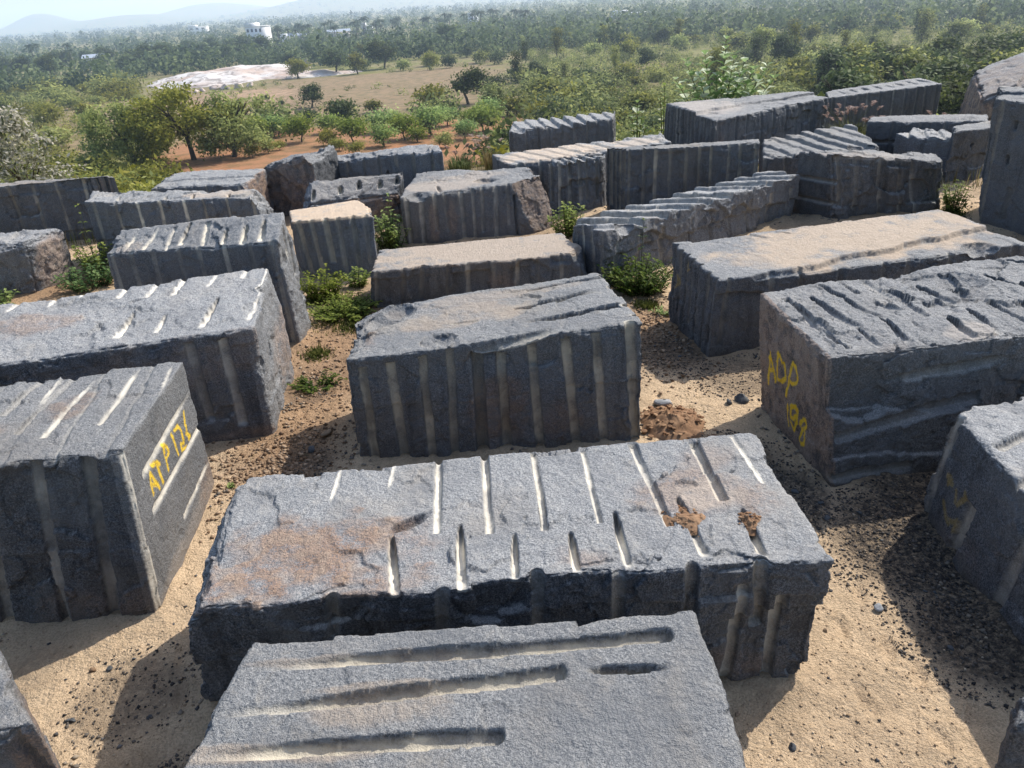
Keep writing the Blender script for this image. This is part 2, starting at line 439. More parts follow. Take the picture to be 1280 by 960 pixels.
        for st in paint.get(f, ()):
            st = np.array(st) * (La, Lb)
            px, py = a * La + 0.004 * wob[m], b * Lb + 0.004 * n_c[m]
            for (x0, y0), (x1, y1) in zip(st[:-1], st[1:]):
                dx, dy = x1 - x0, y1 - y0; l2 = dx * dx + dy * dy + 1e-9
                s = np.clip(((px - x0) * dx + (py - y0) * dy) / l2, 0, 1)
                dist = np.hypot(px - x0 - s * dx, py - y0 - s * dy)
                val = (1 - sstep(0.008, 0.018, dist / PAINT_WIDTH.get(seed, 1.0) + 0.005 * n_c[m] + .003 * f_b[m])) * PAINT_STRENGTH.get(name_key(seed), 0.95)
                pnt[m] = np.maximum(pnt[m], val * (wgt > .93))
        # broken-stone relief: billowy scallops plus finer roughness
        ef = .3 + .7 * sstep(.0, .07, s1e[m])
        rel = 0.018 * n_a[m] + 0.007 * n_b[m] + (0.022 * f_a[m] + 0.0065 * f_b[m]) * (.35 + .9 * np.clip(.5 + n_a[m] * 1.2, 0, 1)) * ef + 0.0022 * f_c[m] + 0.0065 * n_c[m]
        d = d + (rel * rough * fr) * kill
        D[m] -= (wgt * d)[:, None] * n
        w1 = wgt > 0.8
        for ch, val in ((0, gm), (1, rm), (2, dm)):
            wear_lit[m, ch] = np.maximum(wear_lit[m, ch], val * w1)
    P = P + D
    # worn, chipped arrises
    St = np.sort(np.stack([np.minimum(S['left'], S['right']), np.minimum(S['front'], S['back']), np.minimum(S['bottom'], S['top'])], 1), axis=1)
    s1 = St[:, 1]
    R = edge * (0.28 + 0.25 * np.clip(f_b, 0, 1) + 1.0 * np.clip(f_a - .05, 0, 1) + 0.12 * np.clip(f_c, 0, 1) + .25 * np.clip(n_a, 0, 1))
    amt = np.clip((R - s1) / R, 0, 1)
    m = np.where(amt > 0)[0]
    push = np.zeros((len(m), 3))
    for f, n in NF.items():
        push -= n[None] * np.clip(R[m] - S[f][m], 0, None)[:, None]
    P[m] = P[m] + push * 0.42 * amt[m][:, None] + (n_c[m] * 0.006 * amt[m])[:, None] * np.array([0.5, 0.5, 0.7])
    # conchoidal scars and lost corners
    eu = T[1] - T[0]; eu /= np.linalg.norm(eu); ew = np.array([0, 0, 1.0]); ev = np.cross(ew, eu); ev /= np.linalg.norm(ev)
    for c in carve:
        q = place(np.array([c[1]]), np.array([c[2]]), np.array([c[3]]))[0]
        if c[0] == 's':
            v = P - q; dist = np.linalg.norm(v, axis=1) + 1e-9
            Rn = c[4] * (1 + 0.10 * n_b + 0.07 * n_a + 0.10 * f_a + 0.05 * f_b)
            k = np.where(dist < Rn)[0]
            P[k] = q + v[k] / dist[k][:, None] * Rn[k][:, None]
            if len(c) > 5: wear_lit[k, 1] = np.maximum(wear_lit[k, 1], c[5])
        else:
            n = c[4] * eu + c[5] * ev + c[6] * ew; n /= np.linalg.norm(n)
            h = (P - q) @ n + 0.03 * n_a + 0.03 * f_a + 0.014 * f_b + 0.005 * f_c
            k = np.where(h > 0)[0]
            P[k] -= h[k][:, None] * n
            if len(c) > 7: wear_lit[k, 1] = np.maximum(wear_lit[k, 1], c[7])
    me = mesh_from(name, P, Q, True, {'wear_lit': wear_lit, 'paint': pnt})
    o = link(name, me, ROCK, None, org)
    return tag(o, label, cat, group)

def q0(seed): return (seed * 0.37) % 1.0
PAINT_STRENGTH = {}
PAINT_WIDTH = {4: 1.45, 5: 1.3}
def name_key(seed): return seed


# block corners in metres: four of the top face, four of the foot (front-left, front-right, back-right, back-left)
CORN = {
 'A': ([[-1.29, 1.46, 1.0], [0.7, 1.32, 1.0], [0.68, 2.37, 1.0], [-1.14, 2.36, 1.0]], [[-1.31, 1.45, 0.0], [0.72, 1.31, 0.0], [0.7, 2.38, 0.0], [-1.16, 2.37, 0.0]]),
 'C': ([[-1.61, 2.72, 0.86], [1.44, 2.76, 0.86], [1.44, 3.93, 0.86], [-1.69, 3.84, 0.86]], [[-1.74, 2.87, -0.0], [1.39, 2.75, 0.0], [1.46, 3.94, 0.0], [-1.7, 3.85, 0.0]]),
 'D': ([[-1.22, 5.21, 0.93], [1.01, 5.32, 1.03], [0.85, 6.53, 1.03], [-1.3, 6.21, 0.95]], [[-1.26, 5.25, 0.0], [1.01, 5.25, 0.0], [0.87, 6.54, 0.0], [-1.32, 6.22, 0.0]]),
 'E': ([[2.11, 4.48, 1.0], [4.41, 4.74, 1.0], [5.15, 6.43, 1.0], [2.05, 5.8, 1.0]], [[2.23, 4.47, 0.0], [4.43, 4.73, 0.0], [5.17, 6.44, 0.0], [2.1, 5.67, 0.0]]),
 'J': ([[2.76, 4.18, 0.78], [2.6, 2.5, 0.78], [3.3, 2.66, 0.78], [4.06, 4.34, 0.78]], [[2.67, 4.15, 0.0], [2.59, 2.49, 0.0], [3.31, 2.64, 0.0], [4.08, 4.36, 0.0]]),
 'B': ([[-4.0, 3.65, 1.12], [-2.24, 3.77, 1.12], [-2.32, 5.01, 1.12], [-4.3, 4.76, 1.12]], [[-4.02, 3.63, 0.0], [-2.27, 3.64, 0.0], [-2.37, 5.07, 0.0], [-4.32, 4.77, 0.0]]),
 'G': ([[-4.97, 5.21, 1.0], [-2.07, 5.84, 1.0], [-2.15, 7.07, 1.16], [-5.31, 6.21, 1.16]], [[-4.99, 5.2, 0.0], [-2.1, 5.83, 0.0], [-2.13, 7.07, 0.0], [-5.33, 6.22, 0.0]]),
 'H': ([[-4.32, 8.18, 1.05], [-2.29, 7.73, 1.17], [-2.3, 8.28, 1.37], [-4.28, 8.64, 1.2]], [[-4.34, 8.18, 0.0], [-2.27, 7.75, 0.0], [-2.25, 8.3, 0.0], [-4.3, 8.65, 0.0]]),
 'I': ([[-2.71, 9.95, 0.82], [-1.66, 10.03, 0.82], [-1.9, 10.98, 0.82], [-2.89, 10.58, 0.82]], [[-2.67, 10.07, 0.0], [-1.67, 9.89, 0.0], [-1.89, 11.0, 0.0], [-2.91, 10.59, 0.0]]),
 'D2': ([[-1.55, 8.62, 0.5], [1.03, 8.76, 0.5], [0.78, 9.71, 0.5], [-1.57, 9.5, 0.5]], [[-1.67, 8.69, 0.0], [1.05, 8.75, 0.0], [0.79, 9.72, 0.0], [-1.59, 9.5, 0.0]]),
 'L': ([[-1.45, 11.23, 0.74], [0.84, 11.74, 0.74], [0.71, 12.68, 0.74], [-1.34, 13.0, 0.74]], [[-1.44, 11.26, 0.0], [0.8, 11.48, 0.0], [0.73, 12.69, 0.0], [-1.36, 13.01, 0.0]]),
 'M': ([[-3.11, 11.95, 0.55], [-1.62, 12.52, 0.5], [-1.54, 12.77, 0.8], [-3.05, 12.36, 0.85]], [[-3.13, 11.94, 0.0], [-1.6, 12.52, 0.0], [-1.52, 12.78, 0.0], [-3.07, 12.36, 0.0]]),
 'N': ([[-4.36, 13.94, 0.77], [-3.11, 13.34, 1.07], [-2.83, 14.23, 1.07], [-4.0, 14.68, 0.77]], [[-4.38, 13.94, 0.0], [-3.1, 13.32, 0.0], [-2.81, 14.23, 0.0], [-4.01, 14.7, 0.0]]),
 'O': ([[-3.46, 14.44, 0.75], [-0.89, 13.25, 1.0], [-0.97, 13.84, 1.05], [-3.43, 14.7, 0.8]], [[-3.48, 14.45, 0.0], [-0.87, 13.24, 0.0], [-0.95, 13.84, 0.0], [-3.45, 14.71, 0.0]]),
 'P': ([[-5.69, 12.85, 0.85], [-4.08, 12.64, 0.85], [-3.96, 13.61, 0.85], [-5.92, 14.07, 0.85]], [[-5.7, 12.84, 0.0], [-4.06, 12.62, 0.0], [-3.95, 13.62, 0.0], [-5.94, 14.08, 0.0]]),
 'Q': ([[-6.03, 11.36, 0.95], [-3.41, 10.93, 0.95], [-3.37, 11.41, 0.95], [-6.3, 12.2, 0.95]], [[-6.05, 11.35, 0.0], [-3.39, 10.92, 0.0], [-3.35, 11.41, 0.0], [-6.32, 12.21, 0.0]]),
 'R': ([[-9.56, 12.53, 1.0], [-6.8, 13.05, 1.0], [-6.33, 13.09, 1.0], [-9.33, 13.37, 1.0]], [[-9.58, 12.52, 0.0], [-6.78, 13.05, 0.0], [-6.31, 13.09, 0.0], [-9.35, 13.38, 0.0]]),
 'S': ([[-7.36, 10.07, 0.72], [-6.36, 10.23, 0.72], [-6.16, 10.81, 0.72], [-7.61, 11.01, 0.72]], [[-7.38, 10.06, 0.0], [-6.47, 10.26, 0.0], [-6.14, 10.81, 0.0], [-7.62, 11.02, 0.0]]),
 'T': ([[0.3, 16.56, 0.75], [2.57, 17.3, 0.75], [2.78, 18.34, 0.75], [0.41, 17.86, 0.75]], [[0.28, 16.55, 0.0], [2.59, 17.3, 0.0], [2.8, 18.36, 0.0], [0.39, 17.87, 0.0]]),
 'U': ([[0.2, 12.82, 0.8], [3.08, 13.78, 0.8], [3.11, 14.72, 0.8], [-0.07, 13.76, 0.8]], [[0.18, 12.81, 0.0], [3.1, 13.78, 0.0], [3.13, 14.73, 0.0], [-0.09, 13.76, 0.0]]),
 'V': ([[0.8, 12.41, 0.85], [1.68, 12.55, 0.85], [1.79, 12.86, 0.85], [0.9, 12.71, 0.85]], [[0.78, 12.4, 0.0], [1.7, 12.55, 0.0], [1.81, 12.87, 0.0], [0.88, 12.71, 0.0]]),
 'W': ([[2.02, 12.21, 1.0], [4.05, 12.04, 1.0], [4.13, 12.37, 1.0], [1.74, 12.46, 1.0]], [[2.0, 12.21, 0.0], [4.07, 12.04, 0.0], [4.15, 12.37, 0.0], [1.72, 12.46, 0.0]]),
 'X': ([[1.18, 8.83, 0.75], [4.45, 11.37, 0.65], [4.13, 11.83, 0.65], [0.87, 9.38, 0.75]], [[1.25, 8.83, 0.0], [4.46, 11.38, 0.0], [4.15, 11.84, 0.0], [0.86, 9.37, 0.0]]),
 'Y': ([[4.25, 12.42, 0.7], [6.28, 12.78, 0.7], [6.73, 14.92, 0.7], [4.76, 14.03, 0.7]], [[4.23, 12.41, 0.0], [6.29, 12.76, 0.0], [6.75, 14.93, 0.0], [4.74, 14.04, 0.0]]),
 'Z': ([[4.81, 11.05, 0.95], [6.45, 11.18, 0.7], [6.76, 11.89, 0.7], [4.49, 11.61, 0.95]], [[4.92, 10.99, 0.0], [6.59, 11.23, 0.0], [6.77, 11.9, 0.0], [4.47, 11.62, 0.0]]),
 'AA': ([[4.02, 14.42, 1.05], [6.79, 16.21, 1.05], [6.58, 17.05, 1.05], [3.58, 16.71, 1.05]], [[4.01, 14.4, 0.0], [6.81, 16.22, 0.0], [6.6, 17.06, 0.0], [3.56, 16.71, 0.0]]),
 'AB': ([[7.38, 17.66, 0.8], [10.34, 18.55, 0.8], [10.53, 19.92, 0.8], [7.72, 18.7, 0.8]], [[7.37, 17.65, 0.0], [10.36, 18.55, 0.0], [10.55, 19.93, 0.0], [7.7, 18.7, 0.0]]),
 'AC': ([[6.91, 14.65, 0.74], [8.78, 13.97, 0.74], [9.11, 14.62, 0.74], [7.28, 15.31, 0.74]], [[6.89, 14.65, 0.0], [8.8, 13.96, 0.0], [9.13, 14.62, 0.0], [7.27, 15.32, 0.0]]),
 'AD': ([[7.05, 13.83, 0.66], [7.56, 12.95, 0.66], [8.05, 13.74, 0.66], [7.6, 14.31, 0.66]], [[7.03, 13.83, 0.0], [7.56, 12.93, 0.0], [8.07, 13.75, 0.0], [7.6, 14.33, 0.0]]),
 'AE': ([[7.39, 12.63, 0.85], [8.06, 12.74, 0.85], [8.49, 13.42, 0.85], [7.63, 13.1, 0.85]], [[7.37, 12.62, 0.0], [8.07, 12.72, 0.0], [8.51, 13.43, 0.0], [7.62, 13.11, 0.0]]),
 'AF': ([[6.66, 10.62, 1.68], [7.07, 8.92, 1.68], [8.26, 10.67, 1.68], [7.18, 11.37, 1.68]], [[6.69, 10.57, 0.0], [7.07, 8.9, 0.0], [8.28, 10.68, 0.0], [7.18, 11.39, 0.0]]),
 'AG': ([[9.21, 15.36, 1.0], [8.47, 10.61, 1.9], [12.15, 15.47, 1.9], [10.89, 17.38, 1.2]], [[9.19, 15.37, 0.0], [8.46, 10.59, 0.0], [12.16, 15.47, 0.0], [10.9, 17.4, 0.0]]),
 'F': ([[1.97, 6.72, 0.8], [5.26, 7.29, 0.8], [4.88, 8.38, 0.85], [1.75, 7.76, 0.87]], [[1.93, 6.73, 0.0], [5.28, 7.29, 0.0], [4.89, 8.39, 0.0], [1.76, 7.75, 0.0]]),
 'AH': ([[-2.69, 2.05, 0.8], [-2.02, 2.2, 0.8], [-2.47, 2.69, 0.8], [-3.18, 2.61, 0.8]], [[-2.69, 2.03, 0.0], [-2.0, 2.19, 0.0], [-2.46, 2.71, 0.0], [-3.2, 2.62, 0.0]]),
 'AI': ([[1.96, 2.11, 0.5], [2.3, 1.99, 0.5], [2.56, 2.24, 0.5], [2.1, 2.25, 0.5]], [[1.94, 2.11, 0.0], [2.31, 1.97, 0.0], [2.58, 2.25, 0.0], [2.09, 2.26, 0.0]]),
}
# drill grooves: (g, from a,b, to a,b, half width, depth, profile, paleness), a,b in face units
GRV = {
 'A': {'top': [('g', 0.014, 0.838, 0.933, 0.876, 0.036, 0.05, 3, 0.95), ('g', -0.005, 0.599, 0.699, 0.731, 0.038, 0.052, 3, 1.0), ('g', 0.736, 0.729, 0.916, 0.716, 0.02, 0.06, 2, 0.6), ('g', 0.009, 0.412, 0.578, 0.462, 0.038, 0.052, 3, 1.05)]},
 'C': {'top': [('g', 0.207, 1.017, 0.2, 0.663, 0.016, 0.012, 2, 1), ('g', 0.309, 1.019, 0.301, 0.744, 0.014, 0.01, 2, 1), ('g', 0.391, 1.007, 0.391, 0.394, 0.021, 0.03, 0, 1), ('g', 0.478, 1.023, 0.478, 0.341, 0.023, 0.035, 0, 1), ('g', 0.571, 0.99, 0.57, 0.342, 0.02, 0.03, 0, 1), ('g', 0.665, 0.965, 0.662, 0.356, 0.017, 0.02, 0, 1), ('g', 0.76, 0.978, 0.775, 0.31, 0.026, 0.03, 0, 0.8), ('g', 0.874, 0.968, 0.879, 0.45, 0.03, 0.045, 0, 0.7), ('g', 0.951, 0.981, 0.962, 0.565, 0.016, 0.01, 0, 1), ('g', 0.315, 0.398, 0.329, -0.039, 0.027, 0.07, 1, 1), ('g', 0.429, 0.433, 0.43, -0.051, 0.026, 0.06, 1, 1), ('g', 0.518, 0.326, 0.512, -0.016, 0.022, 0.05, 1, 1), ('g', 0.61, 0.317, 0.608, -0.013, 0.022, 0.055, 1, 1), ('g', 0.69, 0.416, 0.69, 0.009, 0.024, 0.06, 1, 1), ('g', 0.805, 0.496, 0.812, 0.049, 0.026, 0.06, 1, 0.8), ('g', 0.902, 0.375, 0.898, 0.022, 0.026, 0.07, 1, 0.8)], 'front': [('g', 0.233, 1.073, 0.226, 0.671, 0.035, 0.03, 0, 0.3), ('g', 0.399, 1.024, 0.4, 0.609, 0.035, 0.03, 0, 0.3), ('g', 0.545, 1.026, 0.553, 0.557, 0.035, 0.03, 0, 0.3), ('g', 0.67, 1.036, 0.681, 0.517, 0.035, 0.035, 0, 0.3), ('g', 0.783, 1.05, 0.796, 0.481, 0.035, 0.045, 0, 0.35), ('g', 0.889, 1.067, 0.907, 0.511, 0.035, 0.05, 0, 0.35), ('g', 0.87, 0.849, 0.869, 0.014, 0.03, 0.035, 0, 0.6), ('g', 0.932, 0.788, 0.94, 0.039, 0.03, 0.04, 0, 0.6)]},
 'D': {'front': [('g', 0.049, 0.91, 0.053, 0.055, 0.035, 0.03, 0, 0.45), ('g', 0.144, 0.928, 0.159, 0.008, 0.04, 0.035, 0, 0.4), ('g', 0.252, 0.948, 0.258, 0.012, 0.035, 0.03, 0, 0.4), ('g', 0.347, 0.965, 0.335, 0.013, 0.035, 0.03, 0, 0.3), ('g', 0.438, 0.935, 0.436, -0.007, 0.045, 0.06, 0, 0.2), ('g', 0.516, 0.931, 0.524, -0.008, 0.04, 0.035, 0, 0.35), ('g', 0.622, 0.944, 0.641, 0.03, 0.038, 0.035, 0, 0.45), ('g', 0.739, 0.94, 0.771, 0.035, 0.04, 0.035, 0, 0.45), ('g', 0.842, 0.954, 0.87, 0.038, 0.038, 0.03, 0, 0.45), ('g', 0.956, 1.001, 0.983, 0.038, 0.042, 0.04, 0, 0.5)], 'top': [('g', 0.39, -0.03, 0.727, 0.058, 0.05, 0.08, 1, 0.5), ('g', 0.61, 0.251, 0.975, 0.329, 0.04, 0.08, 3, 0.5), ('g', 0.611, 0.524, 0.943, 0.657, 0.04, 0.09, 1, 0.6), ('g', 0.558, 0.87, 1.009, 0.882, 0.024, 0.05, 3, 0.5), ('g', 0.354, 0.424, 0.485, 0.402, 0.02, 0.02, 2, 0.6)]},
 'E': {'top': [('g', 0.05, 0.871, 0.075, 0.104, 0.02975, 0.04, 0, 0.4), ('g', 0.118, 0.839, 0.157, 0.333, 0.03825, 0.048, 1, 0.2), ('g', 0.199, 0.747, 0.241, 0.431, 0.02975, 0.04, 1, 0.2), ('g', 0.241, 0.448, 0.257, 0.102, 0.02975, 0.04, 1, 0.3), ('g', 0.16, 0.36, 0.17, 0.093, 0.0255, 0.032, 1, 0.3), ('g', 0.276, 0.664, 0.327, 0.479, 0.034, 0.04, 1, 0.2), ('g', 0.295, 0.98, 0.378, 0.385, 0.034, 0.036, 0, 0.3), ('g', 0.412, 0.794, 0.498, 0.454, 0.034, 0.048, 1, 0.2), ('g', 0.162, 0.962, 0.198, 0.759, 0.0255, 0.036, 3, 0.2), ('g', 0.224, 0.975, 0.246, 0.784, 0.0255, 0.032, 3, 0.3), ('g', 0.5, 0.694, 0.557, 0.524, 0.02975, 0.048, 1, 0.2), ('g', 0.501, 0.406, 0.543, 0.081, 0.02975, 0.04, 1, 0.3), ('g', 0.415, 0.332, 0.458, 0.051, 0.03825, 0.04, 1, 0.4), ('g', 0.63, 0.768, 0.76, 0.43, 0.03825, 0.056, 1, 0.2), ('g', 0.576, 0.445, 0.649, 0.146, 0.02975, 0.036, 0, 0.4), ('g', 0.644, 0.468, 0.726, 0.172, 0.0255, 0.04, 1, 0.2), ('g', 0.727, 0.921, 0.841, 0.718, 0.034, 0.04, 1, 0.2)]},
 'B': {'top': [('g', 0.638, 1.042, 0.594, 0.319, 0.03, 0.03, 0, 0.2), ('g', 0.593, 0.998, 0.592, 0.561, 0.02, 0.015, 2, 0.9), ('g', 0.717, 0.939, 0.693, 0.245, 0.022, 0.02, 3, 1), ('g', 0.856, 1.035, 0.864, 0.305, 0.02, 0.018, 3, 1), ('g', 0.973, 0.948, 0.997, 0.6, 0.015, 0.01, 2, 0.9), ('g', 0.531, 1.074, 0.492, 0.529, 0.03, 0.03, 0, 0.3)], 'right': [('g', 0.99, 0.789, 0.167, 0.762, 0.03, 0.018, 3, 1.5), ('g', 1.017, 0.525, 0.176, 0.537, 0.028, 0.018, 0, 1.5), ('g', 1.039, 0.261, 0.492, 0.248, 0.024, 0.015, 3, 1.4)], 'front': [('g', 0.724, 0.985, 0.657, -0.106, 0.04, 0.03, 0, 0.35), ('g', 0.889, 0.976, 0.834, -0.074, 0.045, 0.05, 0, 0.3), ('g', 0.549, 0.973, 0.432, -0.161, 0.04, 0.04, 0, 0.3), ('g', 1.002, 0.977, 0.999, 0.037, 0.02, 0.01, 0, 0.6)]},
 'G': {'top': [('g', 0.651, 0.523, 0.633, 0.126, 0.03, 0.07, 1, 1), ('g', 0.742, 0.387, 0.733, 0.135, 0.024, 0.05, 1, 1), ('g', 0.871, 0.532, 0.854, 0.097, 0.03, 0.07, 1, 1), ('g', 0.986, 0.461, 0.978, 0.101, 0.026, 0.04, 1, 1), ('g', 0.341, 1.063, 0.303, 0.833, 0.025, 0.02, 2, 1), ('g', 0.421, 1.051, 0.407, 0.823, 0.025, 0.02, 2, 1), ('g', 0.497, 1.058, 0.478, 0.913, 0.02, 0.015, 2, 1), ('g', 0.601, 1.067, 0.584, 0.825, 0.025, 0.03, 0, 1), ('g', 0.683, 1.072, 0.661, 0.753, 0.025, 0.03, 0, 1), ('g', 0.752, 1.062, 0.736, 0.724, 0.028, 0.03, 0, 1), ('g', 0.839, 1.022, 0.822, 0.752, 0.022, 0.02, 2, 1), ('g', 0.92, 1.059, 0.913, 0.843, 0.025, 0.02, 0, 1), ('g', 0.992, 0.979, 0.986, 0.485, 0.014, 0.01, 0, 1)], 'front': [('g', 0.915, 0.936, 0.921, 0.19, 0.05, 0.03, 0, 0.35), ('g', 0.826, 0.945, 0.836, 0.278, 0.045, 0.03, 0, 0.2)]},
 'H': {'top': [('g', 0.129, 0.721, 0.131, 0.033, 0.03, 0.03, 2, 0.9), ('g', 0.256, 0.881, 0.231, 0.076, 0.035, 0.035, 3, 1.1), ('g', 0.36, 0.812, 0.367, 0.019, 0.025, 0.03, 0, 0.9), ('g', 0.447, 0.871, 0.444, 0.095, 0.038, 0.075, 1, 1.2), ('g', 0.554, 0.859, 0.573, 0.093, 0.034, 0.04, 0, 1.1), ('g', 0.689, 0.535, 0.689, 0.046, 0.034, 0.07, 1, 1.1), ('g', 0.795, 0.608, 0.803, 0.002, 0.036, 0.08, 1, 1.2), ('g', 0.892, 0.759, 0.903, 0.037, 0.036, 0.07, 1, 1.1)], 'right': [('g', 1.198, 0.807, 0.408, 0.797, 0.04, 0.04, 2, 1), ('g', 1.272, 0.662, 0.578, 0.613, 0.03, 0.03, 2, 1.1), ('g', 1.47, 0.327, 1.021, 0.257, 0.04, 0.05, 2, 0.7)]},
 'Z': {'left': []},
}
# hand-painted lettering as strokes in face units
PNT = {
 'E': {'left': [[[0.846, 0.369], [0.837, 0.501], [0.818, 0.625], [0.782, 0.532], [0.746, 0.443]], [[0.846, 0.47], [0.773, 0.517]], [[0.685, 0.694], [0.716, 0.56], [0.729, 0.473], [0.659, 0.48], [0.6, 0.54], [0.608, 0.622], [0.668, 0.684], [0.699, 0.681]], [[0.591, 0.408], [0.558, 0.527], [0.533, 0.638], [0.509, 0.714], [0.461, 0.7], [0.429, 0.653], [0.445, 0.596], [0.509, 0.552], [0.553, 0.559]], [[0.553, 0.358], [0.563, 0.267], [0.553, 0.198]], [[0.5, 0.377], [0.508, 0.293], [0.468, 0.299], [0.436, 0.37], [0.455, 0.401], [0.497, 0.384]], [[0.436, 0.389], [0.439, 0.289], [0.476, 0.204], [0.508, 0.243]], [[0.366, 0.363], [0.401, 0.295], [0.373, 0.264], [0.324, 0.327], [0.335, 0.369], [0.371, 0.363]], [[0.373, 0.264], [0.407, 0.181], [0.38, 0.154], [0.327, 0.187], [0.319, 0.242], [0.342, 0.276]]]},
 'B': {'right': [[[0.228, 0.608], [0.234, 0.669], [0.248, 0.721], [0.28, 0.657], [0.308, 0.584]], [[0.233, 0.667], [0.286, 0.623]], [[0.292, 0.737], [0.346, 0.722], [0.378, 0.691]], [[0.342, 0.717], [0.352, 0.642], [0.359, 0.587]], [[0.454, 0.594], [0.456, 0.675], [0.46, 0.75], [0.508, 0.709], [0.504, 0.673], [0.46, 0.664]], [[0.594, 0.734], [0.602, 0.668], [0.611, 0.588]], [[0.642, 0.73], [0.699, 0.721], [0.727, 0.682], [0.719, 0.637], [0.721, 0.593], [0.674, 0.618], [0.667, 0.577], [0.74, 0.555]], [[0.826, 0.739], [0.804, 0.682], [0.795, 0.636], [0.796, 0.571]], [[0.775, 0.624], [0.821, 0.575]]]},
 'J': {'front': [[[0.111, 0.56], [0.138, 0.565], [0.162, 0.545], [0.144, 0.541]], [[0.128, 0.567], [0.133, 0.514]], [[0.192, 0.534], [0.208, 0.46]], [[0.247, 0.593], [0.264, 0.564], [0.224, 0.451]], [[0.145, 0.367], [0.174, 0.298], [0.21, 0.265]], [[0.187, 0.284], [0.227, 0.303], [0.251, 0.35], [0.248, 0.258]]]},
 'F': {'left': [[[0.631, 0.929], [0.593, 0.855], [0.64, 0.81]], [[0.784, 0.905], [0.774, 0.852]], [[0.89, 0.686], [0.895, 0.578]], [[0.834, 0.687], [0.806, 0.595], [0.869, 0.52]], [[0.649, 0.909], [0.652, 0.828]]]},
}

# ------------------------------------------------------------------ the stone yard
YARD = 'quarried granite blocks set out in the yard'
def g_(k, f):
    L = list(GRV.get(k, {}).get(f, []))
    return [q[:6] + (q[6] * 1.25, q[7], q[8] * 1.55) for q in L] if f == 'front' and k != 'C' else L
def blk(k, label, res, feats, rough=1.0, edge=0.05, carve=(), seed=0, name='granite_block', cat='granite block', group=YARD):
    T, Bm = CORN[k]
    feats = dict(feats)
    if k not in 'A B C G J'.split(): feats['front'] = list(feats.get('front', ())) + [('lit_tone', .30)]  # shaded fronts painted lighter, brightness put into the colour
    return block(name, label, T, Bm, res, feats, rough, edge, carve, PNT.get(k), seed, cat, group)

PAINT_STRENGTH.update({5: 0.22, 9: 0.22, 4: 1.0})

blk('A', 'grey granite block with long lengthwise drill channels across its broad flat top', 0.007,
    {'top': g_('A', 'top') + [('rough', 0.42), ('d', .34, .60, .16, .10, .45), ('d', .12, .42, .3, .05, .5), ('d', .42, .70, .22, .03, .5), ('d', .30, .86, .25, .03, .4)],
     'front': ser(7, .08, .92, .035, .03, .4, seed=2), 'right': [('rough', 1)], 'left': ser(5, .1, .9, .03, .03, .4, seed=3, b0=.85)},
    seed=1, edge=0.05, carve=[('p', 0.0, .95, 1, -1, .5, .25), ('p', 1, 1, .96, .7, .5, .5)])

blk('C', 'long granite block with rusty patch and two rows of short pale drill slots on top', 0.0075,
    {'top': g_('C', 'top') + [('rough', 0.72), ('g', .305, .40, .385, .56, .035, .06, 2, 0), ('r', .16, .20, .24, .34, 1.35), ('r', .30, .36, .13, .18, .8), ('r', .06, .08, .12, .12, .8), ('r', .84, .52, .10, .2, .65), ('r', .93, .45, .06, .16, .6), ('r', .62, .12, .05, .1, .5), ('r', .88, .8, .06, .12, .4), ('d', .86, .50, .05, .12, .4)],
     'front': g_('C', 'front') + [('panel', 9, .03), ('rough', 1.1), ('r', .85, .2, .1, .2, .35), ('lip', .86, .62, .15, -1, .05)],
     'right': ser(5, .1, .9, .03, .03, .4, seed=5, b0=.8), 'left': [('rough', 1.2)]},
    seed=2, edge=0.05, carve=[('p', .03, .3, 1, -1, -.1, .75), ('p', 0.04, 1, .97, -.8, .8, .35), ('s', .22, -.10, .92, .20), ('s', .48, -.13, .93, .2), ('s', .60, -.14, .9, .22), ('p', .985, 1, 1, 1, .6, .3)])

blk('D', 'granite block with nine upright drill flutes on its face and lengthwise slots on top', 0.009,
    {'top': g_('D', 'top') + [('rough', 0.75), ('r', .06, .42, .05, .22, .8), ('d', .40, .55, .28, .2, .5), ('d', .5, .85, .4, .1, .35)],
     'front': g_('D', 'front') + [('panel', 10, .03), ('rough', 1.3), ('r', .5, .42, .09, .25, .35), ('r', .72, .3, .08, .14, .3)],
     'right': ser(5, .1, .9, .035, .03, .45, seed=6), 'left': [('rough', 1.2)]},
    seed=3, edge=0.045, carve=[('s', .10, .75, 1.16, .25), ('s', .16, .85, 1.12, .2), ('s', .30, .12, 1.32, .36), ('p', .0, .5, .93, -.5, .1, 1), ('p', .02, 1, 1, -.8, .8, .2), ('s', .47, -.10, .80, .18), ('s', .65, -.08, .86, .13), ('p', 1, 1, .93, .6, .5, .6)])

blk('E', 'granite block with yellow painted ADP 198 on its brown stained end', 0.009,
    {'top': g_('E', 'top') + [('rough', 1.9), ('d', .46, .12, .08, .1, .6), ('r', .2, .05, .05, .08, .3)],
     'front': [('g', .02, .44, .5, .60, .05, .05, 0, .15), ('g', .0, .14, .28, .16, .045, .05, 0, .3), ('g', .18, .80, .6, .86, .05, .045, 2, .2), ('lip', .3, .56, .1, 1, .03), ('lip', .3, .25, .05, 1, .03), ('rough', 1.3)],
     'left': [('r', .55, .55, .75, .9, 1.5), ('r', .8, .8, .5, .5, 1.4), ('rough', .9)]},
    seed=4, edge=0.05, carve=[('s', .10, -.16, .80, .30), ('p', .0, .0, .97, -.7, -.7, .25), ('s', .55, .75, 1.25, .33), ('s', .33, .5, 1.3, .32), ('p', 0, .96, .1, -.7, .6, -.9)])

